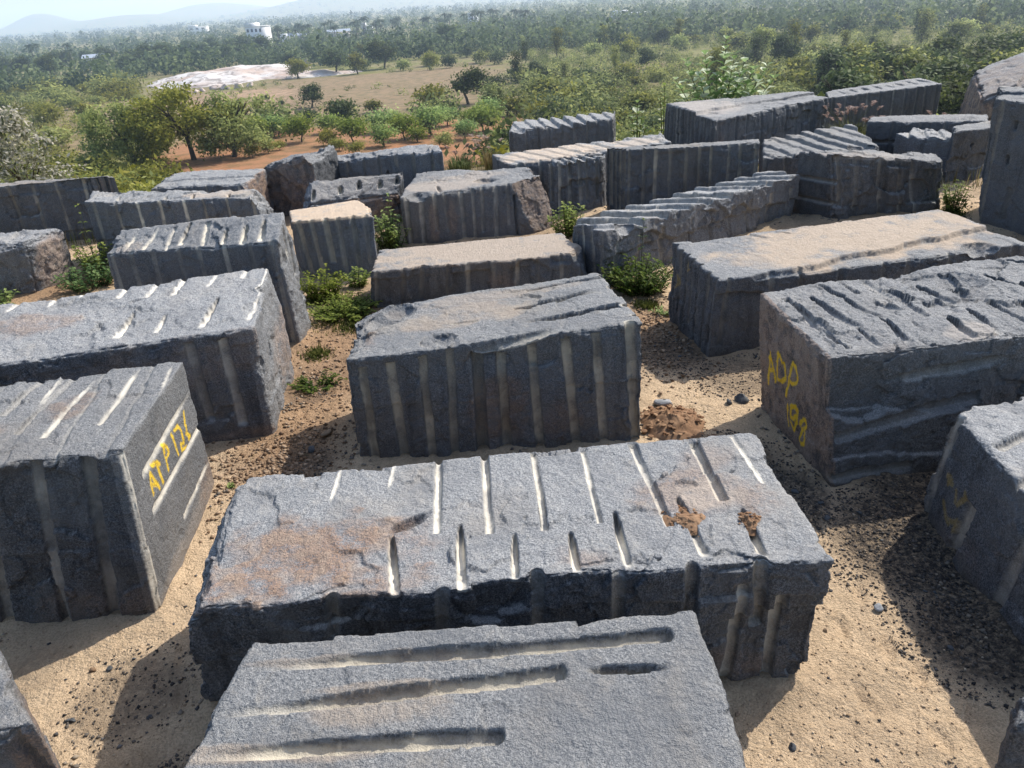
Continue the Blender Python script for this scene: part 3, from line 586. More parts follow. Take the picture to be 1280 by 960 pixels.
blk('J', 'granite block with faint worn yellow paint on its dark fluted side', 0.012,
    {'top': [('g', .06, .95, .30, .05, .04, .05, 0, .4), ('g', .3, .9, .5, .0, .04, .05, 0, .3), ('rough', 1.2)],
     'front': [('g', .06, 1.0, .03, .0, .05, .04, 0, .4), ('g', .30, .55, .27, .02, .05, .05, 0, .45), ('g', .62, .9, .55, .0, .05, .04, 0, .3), ('g', .85, .9, .8, .0, .05, .04, 0, .3), ('r', .3, .15, .2, .2, .25)],
     'left': ser(4, .1, .9, .04, .04, .3, seed=8)},
    seed=5, edge=0.06, carve=[('p', .04, .0, .9, -.8, -.5, .1)])

blk('B', 'granite block with yellow lettering between white drill stripes on its sunlit side', 0.0085,
    {'top': g_('B', 'top') + [('rough', .75), ('r', .70, .62, .07, .22, .7), ('saw', 6, .02, .05, .2), ('r', .5, .35, .05, .1, .5)],
     'front': g_('B', 'front') + [('panel', 6, .03), ('rough', 1.1), ('r', .8, .1, .3, .15, .3)],
     'right': g_('B', 'right') + [('lit_tone', .75), ('rough', .35), ('r', .95, .1, .2, .25, .8), ('d', .6, .08, .5, .1, .3)]},  # sunlit side painted paler in the colour
    seed=6, edge=0.03, carve=[('s', .80, -.18, .98, .26), ('p', 1, 1, .1, .6, .7, -.6)])

blk('G', 'long granite block with white drill streaks and two deep black holes on its top', 0.013,
    {'top': g_('G', 'top') + [('rough', 1.0), ('r', .38, .55, .16, .2, .7), ('lip', .5, .70, .0, 1, .02)],
     'front': g_('G', 'front') + [('rough', 1.1), ('r', .75, .80, .35, .2, .35), ('panel', 9, .02), ('r', .9, .05, .2, .1, .5)],
     'right': [('lit_tone', .55), ('g', .35, .7, .3, .5, .03, .06, 2, 0), ('g', .6, 1.0, .55, .0, .03, .04, 0, .2), ('r', .7, .3, .4, .4, .6), ('lip', .55, .5, 1, 0.0, .05), ('rough', 1.2)]},
    seed=7, edge=0.05, carve=[('s', .985, .3, 1.10, .16), ('p', 1, .0, .96, .6, -.6, .5), ('p', 1, 1, .5, .8, .9, 0)])

blk('H', 'granite block with a row of round black drill holes along its white streaked top', 0.013,
    {'top': g_('H', 'top') + [('rough', 1.2), ('d', .15, .2, .1, .2, .4)],
     'front': ser(8, .05, .95, .03, .015, .3, seed=11) + [('rough', .9)],
     'right': [('lit_tone', .7), ('g', .55, .98, .45, .72, .05, .05, 2, .9), ('g', .80, .85, .68, .55, .04, .05, 0, 1), ('g', .95, .4, .85, .3, .05, .06, 2, .6), ('rough', 1.5)]},
    seed=8, edge=0.055, carve=[('s', .42, .85, 1.14, .17), ('s', .62, .95, 1.13, .17), ('s', .2, .9, 1.15, .2)])

blk('F', 'long low granite block with sandy top and faint yellow paint on its fluted end', 0.014,
    {'top': [('d', .55, .58, .52, .52, 1.1), ('d', .28, .40, .24, .30, .7), ('g', .10, .98, .20, .72, .02, .015, 2, 0), ('g', .26, .98, .32, .76, .022, .02, 2, 0), ('g', .36, .98, .41, .8, .022, .02, 2, 0), ('rough', .5),
             ('lip', .70, .28, .16, -1, .05)],
     'front': ser(9, .04, .96, .035, .03, .3, seed=12) + [('rough', 1.2), ('lip', .3, .72, -.1, -1, .04)],
     'left': ser(7, .08, .95, .03, .035, .25, seed=13) + [('panel', 8, .02)]},
    seed=9, edge=0.05, carve=[('p', .0, .0, .5, -.75, -.65, 0), ('s', .03, -.03, -.02, .22), ('s', .85, .0, 1.2, .3)])

blk('D2', 'low flat block with clean sand coloured top behind the block with nine flutes', 0.015,
    {'top': [('d', .52, .52, .75, .78, 1.25), ('rough', .10)],
     'front': ser(10, .04, .96, .03, .03, .3, seed=14) + [('panel', 11, .05), ('rough', 1.3), ('r', .6, .5, .06, .4, .6)],
     'right': [('rough', 1.2)], 'left': ser(3, .1, .9, .03, .03, .2, seed=15)},
    seed=10, edge=0.05, carve=[('p', 1, .3, .9, .8, -.5, .5), ('s', .35, -.1, .35, .16), ('s', .72, -.12, .6, .2), ('p', .02, .05, .4, -.7, -.7, -.1)])

blk('I', 'small square block with sandy top and five flutes next to the weeds', 0.014,
    {'top': [('d', .48, .48, .68, .72, 1.2), ('rough', .12)], 'front': ser(6, .08, .92, .04, .035, .35, seed=16) + [('rough', .9)],
     'right': ser(4, .1, .9, .03, .04, .5, seed=17) + [('rough', 1.5)]},
    seed=11, edge=0.045, carve=[('p', 1, .6, .9, .8, .3, .4)])

blk('L', 'tall fluted block whose right end is a slanting brown weathered face', 0.015,
    {'top': [('d', .3, .4, .3, .35, .7), ('rough', 1.5), ('g', .22, .3, .26, .0, .03, .05, 1, .4), ('d', .55, .7, .2, .25, .5)],
     'front': ser(9, .05, .70, .035, .03, .4, seed=18) + [('rough', .8), ('g', .735, .8, .755, .0, .02, .06, 0, 0), ('r', .2, .5, .03, .4, .6), ('r', .32, .5, .03, .4, .5)]},
    seed=12, edge=0.06, carve=[('p', .72, 0, 1, .45, -.8, .375, .85), ('s', .12, .0, 1.2, .25), ('s', .55, .3, 1.35, .35), ('p', .98, .3, .6, 1, .0, .3, .6)])

blk('M', 'pale weathered block with five dark drill holes in its sloping lit face', 0.015,
    {'top': [('g', .12, .55, .13, .15, .035, .1, 1, .8), ('g', .38, .62, .40, .3, .04, .12, 1, .8), ('g', .56, .75, .58, .4, .04, .12, 1, .8), ('g', .78, .7, .80, .35, .04, .12, 1, .8), ('g', .95, .8, .97, .45, .04, .12, 1, .5), ('rough', .8), ('d', .5, .6, .5, .5, .2)],
     'front': [('r', .8, .5, .8, .8, .9)], 'left': [('rough', 1.6), ('lit_tone', .6)]},
    rough=1.0, seed=13, edge=0.09, carve=[('p', .0, .5, .7, -.8, -.2, .6), ('s', .30, 1.0, 1.25, .25)])

blk('N', 'brown weathered boulder-like block with a top ridge rising to the right', 0.018,
    {'front': [('r', .5, .45, .9, .7, 1.1), ('rough', 1.8)], 'top': [('rough', 2)], 'left': [('r', .5, .5, 1, 1, .8)]},
    rough=1.5, seed=14, edge=0.10, carve=[('p', .2, .3, 1, -.5, -.2, .9), ('p', .95, .5, .95, .6, .0, .6), ('s', .75, -.1, .9, .22)])

blk('O', 'dark block with an uneven humped top edge and slit holes before the orchard', 0.018,
    {'front': ser(8, .06, .94, .035, .05, .25, seed=20) + [('rough', .9), ('g', .60, .72, .61, .45, .035, .08, 0, 0), ('g', .44, .6, .45, .4, .035, .08, 0, 0)], 'top': [('rough', 1.6)], 'right': [('r', .5, .5, .6, .7, .4)]},
    seed=15, edge=0.08, carve=[('s', .30, .3, 1.45, .42), ('s', .5, .3, 1.3, .25), ('p', .0, .5, .85, -.5, 0, .9)])

blk('P', 'low dark block with a brownish sunlit end beside the brown weathered boulder', 0.017,
    {'front': ser(4, .1, .9, .03, .02, .3, seed=21), 'top': [('rough', 1.2), ('lip', .5, .4, .1, -1, .03)], 'right': [('r', .5, .5, .7, .8, .8), ('rough', 1.7)]},
    seed=16, edge=0.07, carve=[('p', .1, .4, .97, -.5, -.1, 1), ('p', .98, .1, .95, .7, -.3, .5)])

blk('Q', 'long dark block with small holes along its pale knobbly top ledge', 0.015,
    {'front': ser(8, .03, .97, .028, .03, .5, seed=22) + [('panel', 8, .03), ('rough', 1.4)], 'top': [('g', .18, .6, .19, .1, .03, .07, 1, .6), ('g', .46, .5, .47, .1, .03, .07, 1, .6), ('g', .62, .5, .63, .1, .03, .07, 1, .6), ('g', .82, .5, .83, .1, .03, .07, 1, .6), ('rough', 1.6), ('d', .75, .5, .2, .4, .5)],
     'right': [('lit_tone', .6), ('rough', 1.8), ('g', .5, .8, .5, .5, .04, .06, 2, .8)]},
    seed=17, edge=0.06, carve=[('s', .15, .8, 1.15, .22), ('s', .4, .9, 1.15, .2), ('s', .7, .9, 1.16, .24), ('p', .97, .5, .9, .8, .2, .5)])

blk('R', 'broad dark block with a grooved sunlit end below the white-leaved shrub', 0.016,
    {'front': ser(8, .02, .98, .03, .035, .5, seed=23) + [('panel', 8, .04), ('rough', 1.4)], 'top': [('rough', 1.1), ('d', .6, .5, .3, .4, .3)], 'right': ser(4, .1, .9, .04, .05, .5, seed=24) + [('lit_tone', .6), ('rough', 1.4), ('r', .5, .8, .5, .3, .4)]},
    seed=18, edge=0.06, carve=[('s', .62, -.1, .7, .25)])

blk('S', 'squat boulder with a brown lit side among the weeds', 0.014,
    {'front': [('rough', 1.5)], 'right': [('r', .5, .55, .45, .45, 1.1), ('rough', 1.2)], 'top': [('rough', 1.3)]},
    rough=1.4, seed=19, edge=0.11, carve=[('p', .6, .0, .85, -.1, -.7, .7), ('p', .98, .3, .9, .7, -.4, .6), ('s', .3, .0, 1.25, .36)])

blk('T', 'dark block with a ridged top standing alone before the scrub', 0.018,
    {'top': [('saw', 8, .07, .12, .1), ('rough', 1.0)], 'front': ser(9, .03, .97, .03, .03, .2, seed=25) + [('rough', 1.5)]},
    seed=20, edge=0.07, carve=[('s', .3, -.15, .9, .35), ('p', .02, .0, .5, -.8, -.5, -.3), ('s', .1, .0, 1.2, .25)])

blk('U', 'long low block with sandy knobbly top in front of the lone ridged block', 0.017,
    {'top': [('d', .35, .45, .4, .5, .9), ('rough', 1.3), ('saw', 10, .03, .1, .3), ('d', .8, .4, .2, .3, .6)], 'front': ser(8, .04, .96, .03, .03, .3, seed=26), 'left': [('rough', 1)]},
    seed=21, edge=0.06, carve=[('s', .7, 1.0, 1.15, .25), ('s', .5, .2, 1.2, .22)])

blk('V', 'narrow dark block with scalloped broken front between two fluted blocks', 0.014,
    {'front': ser(6, .08, .92, .035, .05, .35, seed=27) + [('panel', 6, .05), ('rough', 1.8)], 'top': [('saw', 5, .05, .2, .2)]},
    seed=22, edge=0.07, carve=[('s', .75, -.3, .15, .5), ('s', .8, -.2, .75, .3)])

blk('W', 'dark block with coarse crusted face and evenly spaced flutes', 0.015,
    {'front': ser(10, .04, .97, .03, .03, .35, seed=28) + [('rough', 1.6), ('panel', 9, .02)], 'left': ser(5, .1, .95, .03, .04, .3, seed=29), 'top': [('rough', 1)]},
    seed=23, edge=0.04, carve=[('s', .95, -.1, .93, .22)])

blk('X', 'long block with stepped slabs across its top like a washboard', 0.014,
    {'top': [('saw', 9, .075, .16, .4), ('rough', .8)], 'front': ser(9, .06, .95, .035, .04, .3, seed=30, b0=.75) + [('rough', 1.6), ('lip', .5, .52, .0, -1, .05)], 'left': ser(4, .1, .9, .03, .03, .3, seed=31)},
    seed=24, edge=0.06, carve=[('s', .22, -.25, .35, .32), ('s', .66, -.2, .35, .3), ('s', .5, -.3, .4, .32), ('s', .84, -.2, .4, .28), ('s', .10, -.1, 1.05, .2)])

blk('Y', 'low slab with a pale diagonal ridged top tilted to the sun', 0.015,
    {'top': [('saw', 6, .06, .35, .4), ('rough', .9)], 'front': ser(6, .05, .95, .035, .04, .3, seed=32) + [('rough', 1.3)]},
    seed=25, edge=0.06, carve=[('s', .85, .0, 1.2, .3)])

blk('Z', 'chunky block with horizontal beds on its left side and a chipped crest', 0.014,
    {'front': ser(6, .05, .95, .04, .05, .35, seed=33) + [('rough', 1.9), ('panel', 6, .06)], 'left': [('g', -.05, .62, 1.05, .62, .03, .05, 0, .3), ('g', -.05, .30, 1.05, .33, .03, .06, 0, .2), ('rough', .7)], 'top': [('rough', 1.8), ('d', .3, .3, .4, .5, .5)]},
    seed=26, edge=0.08, carve=[('s', .55, -.18, .85, .36), ('s', .3, -.2, .35, .4), ('s', .55, .1, 1.2, .2), ('s', .8, -.15, .4, .25)])

blk('AA', 'dark block with finely ribbed end and split top below the big-leaved milkweed', 0.017,
    {'front': ser(9, .04, .97, .035, .04, .25, seed=34) + [('rough', 1.3), ('panel', 9, .04), ('r', .06, .5, .03, .6, .5)], 'left': ser(14, .03, .97, .025, .03, .25, seed=35), 'top': [('d', .15, .6, .25, .4, .7), ('lip', .5, .5, .12, -1, .05), ('rough', 1)]},
    seed=27, edge=0.06, carve=[('s', .6, -.1, .9, .3), ('s', .75, -.1, .5, .4)])

blk('AB', 'block with rows of short slots across its bright top before the dark woods', 0.018,
    {'top': [('g', .10 + .115 * i, .85, .16 + .115 * i, .25, .06, .06, 2, .15) for i in range(8)] + [('rough', .8)], 'front': ser(10, .05, .97, .035, .03, .4, seed=36)},
    seed=28, edge=0.05)

blk('AC', 'low dark block with a thin pale top edge under the pink plumed grass', 0.017,
    {'front': [('g', -.02, .55, .3, .56, .04, .05, 0, .2), ('rough', 1.2), ('g', .5, .8, .55, .7, .03, .08, 0, 0)] + ser(4, .2, .9, .03, .03, .2, seed=37), 'top': [('rough', 1.4)]}, seed=29, edge=0.07)

blk('AD', 'small dark block with a bright chipped top wedged between darker blocks', 0.015,
    {'top': [('rough', 1.7), ('saw', 3, .05, .3, .2)], 'front': [('panel', 4, .05), ('rough', 1.3)]}, seed=30, edge=0.06)

blk('AE', 'dark upright block with a hollow broken lower corner beside tall leaning block', 0.014,
    {'front': [('rough', 1.5), ('g', .5, .75, .6, .72, .04, .07, 2, 0)], 'top': [('rough', 1)]}, seed=31, edge=0.06,
    carve=[('s', .5, -.25, .15, .45), ('s', .8, -.2, .5, .2)])

blk('AF', 'tallest dark block, leaning, with small drill holes in its smooth shaded face', 0.014,
    {'front': [('g', .08, 1.0, .05, .0, .04, .04, 0, .3), ('g', .22, .85, .23, .75, .03, .08, 2, 0), ('g', .22, .6, .23, .5, .03, .08, 2, 0), ('g', .3, .35, .28, .1, .05, .06, 0, .1), ('g', .6, .9, .55, .0, .05, .05, 0, .2), ('rough', 1.1)],
     'top': [('rough', 1.3), ('lip', .3, .5, .3, -1, .04)], 'left': [('rough', 1.0), ('panel', 4, .04)]},
    seed=32, edge=0.06, carve=[('p', .0, .0, .3, -.7, -.5, -.2)])

blk('AH', 'block with a rusty cracked corner opposite the yellow-lettered block', 0.012,
    {'front': [('g', .88, .98, .97, .55, .02, .04, 0, .2), ('r', .9, .6, .12, .5, .8), ('rough', .8)], 'right': [('lit_tone', .6), ('r', .3, .7, .4, .4, .8), ('g', .1, .95, .4, .5, .015, .03, 0, 0)], 'top': [('rough', .9)]}, seed=33, edge=0.04)

blk('AI', 'low dark stone at the sand edge past the long rusty-patched block', 0.012, {'front': [('rough', 1.3)], 'top': [('rough', 1.3)]}, rough=1.3, seed=34, edge=0.09, name='rough_stone', cat='stone', group=None)

# the weathered outcrop behind the yard: a leaning tan slab and cap stones
def boulder(name, label, T, Bm, res, seed, feats=None, carve=(), edge=.16):
    return block(name, label, T, Bm, res, feats or {}, .9, edge, carve, None, seed, 'boulder', None)
boulder('boulder', 'weathered boulder with a tan shaded face and pale sloping cap behind the tallest block',
        [[9.55, 15.6, .85], [11.4, 15.2, 1.75], [12.2, 17.0, 1.9], [10.2, 17.2, 1.2]], [[9.5, 15.6, 0], [11.6, 15.1, 0], [12.3, 17.1, 0], [10.0, 17.3, 0]], .02, 41,
        {'front': [('r', .5, .4, .9, .45, 1.2)], 'top': [('lip', .5, .5, .8, -.4, .10), ('lip', .7, .6, .9, .2, -.08), ('r', .3, .3, .8, .6, .5)], 'left': [('r', .5, .5, 1, 1, 1)]}, [('s', .3, -.2, .25, .55, .6)])

# ------------------------------------------------------------------ terrain
def terr(r):
    return np.interp(r, [0, 16.5, 20, 70, 100, 200, 500, 2000, 9000], [0, 0, -1.2, -11.5, -14, -16, -18, -24, -40])

def soft(lo, hi, x, w): return sstep(lo - w, lo + w, x) * (1 - sstep(hi - w, hi + w, x))

DENTS = []
for (x0, y0, x1, y1, n) in ((1.75, 2.0, 2.0, 5.0, 11), (-1.95, 2.4, -2.0, 5.6, 9), (1.35, 5.2, 1.6, 8.2, 9), (1.7, 1.6, 2.4, 3.4, 7), (-1.7, 4.4, -1.9, 8.2, 10)):
    for i in range(n):
        u = (i + .5) / n; DENTS.append((x0 + (x1 - x0) * u + (.09 if i % 2 else -.09) + rnd.uniform(-.05, .05), y0 + (y1 - y0) * u + rnd.uniform(-.06, .06), math.atan2(y1 - y0, x1 - x0) + rnd.uniform(-.3, .3), .11))
FOOT = [np.array(q)[:, :2] for _, q in CORN.values()]
def skirt(X, Y):
    """distance outside the nearest block foot"""
    out = np.full(len(X), 9.0)
    k = np.where(np.hypot(X, Y) < 21)[0]
    for q in FOOT:
        m = np.full(len(k), -9.0)
        for i in range(4):
            a, c = q[i], q[(i + 1) % 4]
            m = np.maximum(m, -((c[0] - a[0]) * (Y[k] - a[1]) - (c[1] - a[1]) * (X[k] - a[0])) / np.hypot(*(c - a)))
        out[k] = np.minimum(out[k], m)
    return out

def ground_z(X, Y):
    r = np.hypot(X, Y); az = np.degrees(np.arctan2(X, Y))
    Pn = np.stack([X, Y, 0 * X], 1)
    edge = r + 1.2 * fbm(Pn, .25, 2, 70)
    z = terr(edge)
    nearw = 1 - sstep(15, 22, r)
    z = z + nearw * (0.028 * fbm(Pn, .9, 3, 71) + 0.019 * fbm(Pn, 4.5, 3, 72) + 0.004 * fbm(Pn, 22, 2, 73))
    z = z + (1 - nearw) * np.clip(r / 60, 0, 1) * 0.6 * fbm(Pn, .03, 3, 74)
    d = skirt(X, Y)
    z = z + nearw * (.045 * np.exp(-np.clip(d, 0, 5) / .10)) * (.45 + .9 * fbm(Pn, 3.1, 2, 76)) * (d < 4)
    for (x, y, ax, rr_) in DENTS:                     # scuffs and footprints
        dx, dy = X - x, Y - y; k = np.hypot((dx * math.cos(ax) + dy * math.sin(ax)) / rr_, (dy * math.cos(ax) - dx * math.sin(ax)) / (rr_ * .42))
        z = z - .020 * (1 - sstep(.45, 1.0, k)) + .009 * np.exp(-((k - 1.2) / .25) ** 2)
    # far hills
    def hill(az0, waz, r0, wr, h): return h * np.exp(-((az - az0) / waz) ** 2 - ((r - r0) / wr) ** 2)
    far = sstep(2200, 3600, r)
    hz = hill(-27.3, 1.9, 5400, 500, 88) + hill(-22.8, 3.5, 4700, 600, 45) + hill(-17.5, 4.0, 5600, 600, 90) + hill(-10.5, 5, 4300, 600, 65) + hill(-3, 6, 4200, 600, 60) + hill(8, 8, 4000, 600, 90) + hill(-34, 4, 4800, 500, 50) + hill(25, 12, 3900, 600, 80)
    z = z + far * hz * (1 + .18 * fbm(Pn, 1 / 500., 3, 75))
    return z

def build_ground():
    rr = np.concatenate([[0.0], np.geomspace(0.35, 22, 330), np.geomspace(22.3, 9000, 330)])
    a_f = np.linspace(-46, 46, 560); a_b = np.linspace(46, 314, 90)[1:-1]
    az = np.radians(np.concatenate([a_f, a_b])); na = len(az)
    Rg, Ag = np.meshgrid(rr, az, indexing='ij')
    X = (Rg * np.sin(Ag)).ravel(); Y = (Rg * np.cos(Ag)).ravel()
    Z = ground_z(X, Y)
    i = np.arange(len(rr) - 1)[:, None] * na; j = np.arange(na)[None]; k = (j + 1) % na
    F = np.stack([i + j, i + na + j, i + na + k, i + k], -1).reshape(-1, 4)
    r = np.hypot(X, Y); A = np.degrees(np.arctan2(X, Y)); Pn = np.stack([X, Y, 0 * X], 1)
    nz = fbm(Pn, .12, 4, 80); nb = fbm(Pn, .02, 4, 81); nn = fbm(Pn, 1.1, 4, 82)
    sand = np.array([.73, .545, .355]); soil_r = np.array([.44, .205, .105]); dry = np.array([.25, .20, .10])
    green = np.array([.21, .225, .06]); field = np.array([.50, .33, .22]); brown = np.array([.33, .225, .145]); olive = np.array([.27, .24, .11])
    col = np.tile(olive, (len(X), 1))
    col = col + (green - col) * sstep(-.15, .35, nz + nb)[:, None]
    def paint(mask, c):
        nonlocal col
        col = col + (np.asarray(c) - col) * np.clip(mask, 0, 1)[:, None]
    rj = r * (1 + .06 * nb + .05 * nz); aj = A + 2.5 * nz + 1.5 * nb
    paint(sstep(0, 6, aj) * sstep(25, 40, r) * .6, green)
    paint(soft(-23, 2.5, aj, 1.5) * soft(80, 136, rj, 5), soil_r)
    paint(soft(-24, -13.0, aj, 1.0) * soft(150, 235, rj, 6), field)
    paint(soft(-15, 1, aj, 1.2) * soft(150, 270, rj, 10) * .85, brown)
    paint(soft(-30, -18, aj, 1.5) * soft(136, 250, rj, 10) * .6, brown)
    paint(soft(2, 12, aj, 2) * soft(125, 190, rj, 8) * .35, brown)
    paint(soft(8, 16, aj, 2) * soft(150, 230, rj, 8) * .6, [.27, .19, .11])
    paint(soft(15.2, 30, r + 1.5 * nn + nz, 1.2), dry)
    nearm = 1 - sstep(14.6, 17.5, r + 1.3 * nn)
    paint(nearm, sand)
    # browner, damper soil where the ground is trodden between the back rows
    paint(nearm * sstep(-.1, .5, fbm(Pn, .55, 3, 84)) * sstep(4.5, 8, Y) * .55, [.33, .19, .105])
    for (x, y, rx, ry, s) in ((-1.85, 7.2, .75, 2.6, .8), (1.65, 7.5, .55, 1.3, .65), (-6.3, 10.6, 1.2, 1.0, .8), (-2.0, 5.4, .5, .7, .4), (1.2, 10.2, .7, 1.2, .7)):
        paint(s * (1 - sstep(.4, 1.1, np.hypot((X - x) / rx, (Y - y) / ry) + .35 * nn + .2 * nz)), [.36, .215, .12])
    grit = np.zeros(len(X))
    for (x, y, rad, s) in GRIT:
        grit = np.maximum(grit, s * (1 - sstep(.55, 1.0, np.hypot(X - x, Y - y) / rad + .25 * nn)))
    grit = np.maximum(grit, nearm * .28 * sstep(.0, .5, fbm(Pn, 1.3, 3, 85)))
    me = mesh_from('ground', np.stack([X, Y, Z], 1), F, True, {'soil': col, 'near': nearm, 'grit': grit})
    tag(link('ground', me, SOIL), kind='structure')

# patches of dark stone chippings swept against the blocks
GRIT = [(2.5, 3.8, .65, 1.0), (2.5, 3.05, .5, .9), (1.8, 4.4, .45, .9), (1.6, 4.9, .45, .6), (-1.62, 2.3, .38, 1.0), (-1.6, 1.7, .42, 1.0), (-2.2, 3.05, .35, .4), (1.5, 6.9, .5, .6), (2.1, 6.3, .5, .5), (-1.75, 5.3, .3, .5), (3.0, 4.3, .7, .9), (-2.0, 6.6, .4, .4)]
build_ground()

def in_block(X, Y, grow=0.0):
    inside = np.zeros(len(X), bool)
    for q in FOOT:
        m = np.ones(len(X), bool)
        for i in range(4):
            a, b = q[i], q[(i + 1) % 4]
            m &= ((b[0] - a[0]) * (Y - a[1]) - (b[1] - a[1]) * (X - a[0])) / np.hypot(*(b - a)) > -grow
        inside |= m
    return inside

# stone chips and grit: countless
def chips(name, n, sampler, smin, smax, seed, c0, c1):
    q = np.random.default_rng(seed)
    X, Y = sampler(q, n)
    k = ~in_block(X, Y, 0.02); X, Y = X[k], Y[k]; n = len(X)
    s = smin + (smax - smin) * q.random(n) ** 3.5
    base = np.array([[1, 0, 0], [-1, 0, 0], [0, 1, 0], [0, -1, 0], [0, 0, 1], [0, 0, -1.0]])
    F = np.array([[0, 2, 4], [2, 1, 4], [1, 3, 4], [3, 0, 4], [2, 0, 5], [1, 2, 5], [3, 1, 5], [0, 3, 5]])
    V = base[None] * (0.55 + 0.75 * q.random((n, 6, 3)))
    V[:, :, 2] *= 0.6
    th = q.random(n) * 6.283; ct, st = np.cos(th), np.sin(th)
    tl = q.normal(0, .35, n)
    x = V[:, :, 0] * ct[:, None] - V[:, :, 1] * st[:, None]; y = V[:, :, 0] * st[:, None] + V[:, :, 1] * ct[:, None]
    z = V[:, :, 2] + tl[:, None] * V[:, :, 0]
    P = np.stack([x, y, z], 2) * s[:, None, None]
    Z = ground_z(X, Y) + s * .25
    P += np.stack([X, Y, Z], 1)[:, None]
    Fi = (F[None] + (np.arange(n) * 6)[:, None, None]).reshape(-1, 3)
    t = np.repeat(q.random(n), 6)
    me = mesh_from(name, P.reshape(-1, 3), Fi, False, {'tint': t})
    return link(name, me, tint_material(name + '_mat', c0, c1))
def near_samp(q, n):
    r = 1.3 * np.exp(q.random(n) * math.log(16 / 1.3)); a = np.radians(q.uniform(-40, 40, n))
    return r * np.sin(a), r * np.cos(a)
def grit_samp(q, n):
    w = np.array([g[2] ** 2 * g[3] for g in GRIT]); w /= w.sum()
    i = q.choice(len(GRIT), n, p=w); g = np.array(GRIT)[i]
    r = np.sqrt(q.random(n)) * g[:, 2] * 1.05; a = q.random(n) * 6.283
    return g[:, 0] + r * np.cos(a), g[:, 1] + r * np.sin(a)
tag(chips('sand_grit', 30000, near_samp, .0025, .012, 3, (.36, .25, .15), (.60, .47, .33)), 'loose sand coloured grit over the yard floor', 'gravel', kind='stuff')
tag(chips('dark_gravel', 26000, grit_samp, .0025, .015, 4, (.03, .03, .032), (.20, .17, .14)), 'dark stone chippings lying in drifts beside the blocks', 'gravel', kind='stuff')
tag(chips('stone_chips', 2000, near_samp, .003, .016, 6, (.045, .045, .048), (.22, .21, .20)), 'scattered dark stone chips on the sand', 'gravel', kind='stuff')

def foot_samp(q, n):
    near = [k for k in FOOT if np.hypot(*k.mean(0)) < 13]
    i = q.integers(0, len(near), n); e = q.integers(0, 4, n); Fq = np.array(near)
    a, c = Fq[i, e], Fq[i, (e + 1) % 4]; u = q.random(n)[:, None]
    d = c - a; nn = np.stack([d[:, 1], -d[:, 0]], 1) / np.linalg.norm(d, axis=1)[:, None]
    p = a + d * u + nn * (.01 + .16 * q.random(n)[:, None] ** 2)
    k = fbm(np.stack([p[:, 0], p[:, 1], 0 * p[:, 0]], 1), 1.6, 2, 93) > -.1
    return p[k, 0], p[k, 1]
tag(chips('spall_chips', 12000, foot_samp, .003, .026, 8, (.07, .072, .075), (.42, .34, .25)), 'spalled chips and crumbs lying along the feet of the blocks', 'gravel', kind='stuff')
def soil_samp(q, n):
    c = np.array([(-1.85, 7.0, .6, 2.2), (1.6, 7.6, .4, 1.1), (-2.0, 5.3, .5, .6)])[q.integers(0, 3, n)]
    return c[:, 0] + c[:, 2] * q.normal(size=n) * .6, c[:, 1] + c[:, 3] * q.normal(size=n) * .6
tag(chips('soil_crumbs', 6500, soil_samp, .004, .028, 9, (.17, .10, .055), (.46, .33, .22)), 'brown soil crumbs and small stones on the trodden ground', 'gravel', kind='stuff')

# individual loose stones
def stone_mesh(seed, flat=.6):
    q = np.random.default_rng(seed)
    n = 9; u = np.linspace(0, math.pi, n); v = np.arange(12) * 2 * math.pi / 12
    P = np.array([[math.sin(a) * math.cos(b), math.sin(a) * math.sin(b), math.cos(a)] for a in u for b in v])
    for _ in range(9):                       # knock flat facets off a ball
        d = q.normal(size=3); d /= np.linalg.norm(d); c = q.uniform(.45, .8)
        h = P @ d - c; P -= np.clip(h, 0, None)[:, None] * d
    P *= np.array([1, q.uniform(.6, .95), flat]) ; P += .03 * q.normal(size=P.shape)
    i = np.arange(n - 1)[:, None] * 12; j = np.arange(12)[None]; k = (j + 1) % 12
    F = np.stack([i + j, i + 12 + j, i + 12 + k, i + k], -1).reshape(-1, 4)
    return mesh_from('stone', P, F, False)
STONE_M = [plain_material('grey_stone', (.13, .135, .14), (.07, .075, .08), 14), plain_material('tan_stone', (.36, .26, .17), (.24, .17, .11), 10), plain_material('pale_stone', (.40, .40, .40), (.25, .26, .27), 10), plain_material('clod', (.36, .20, .11), (.26, .14, .07), 8)]
STM = []
for i in range(6):
    me = stone_mesh(60 + i, [.5, .6, .7, .45, .75, .55][i]); STM.append(me)
SRC = {}
def put_stone(mi, x, y, s, label, group, mat, z=None, name='loose_stone', cat='stone'):
    key = (mi, mat)
    if key not in SRC:
        me = STM[mi].copy(); o = link(name, me, STONE_M[mat]); SRC[key] = o
    else:
        o = SRC[key].copy(); COL.objects.link(o); o.name = name
    zz = float(ground_z(np.array([x]), np.array([y]))[0]) + s * .28 if z is None else z
    o.location = (x, y, zz); o.scale = (s, s, s); o.rotation_euler = (rnd.uniform(-.2, .2), rnd.uniform(-.2, .2), rnd.uniform(0, 6.28))
    return tag(o, label, cat, group)
put_stone(3, 1.31, 5.86, .095, 'pale grey flat stone lying by the earth heap', None, 2)
put_stone(1, 1.97, 5.80, .075, 'upright grey stone on the sand before the ADP 198 block end', None, 0)
put_stone(0, 1.86, 5.78, .05, 'dark chip beside the upright grey stone', None, 0)
put_stone(0, -1.70, 5.50, .055, 'thin dark splinter of stone on the sand left of the nine fluted block', None, 0)
put_stone(3, -1.62, 5.74, .07, 'pale tan flat stone on the trodden sand left of the nine fluted block', None, 1)
put_stone(2, 2.02, 3.30, .035, 'blue grey pebble standing out in the dark chippings', None, 2)
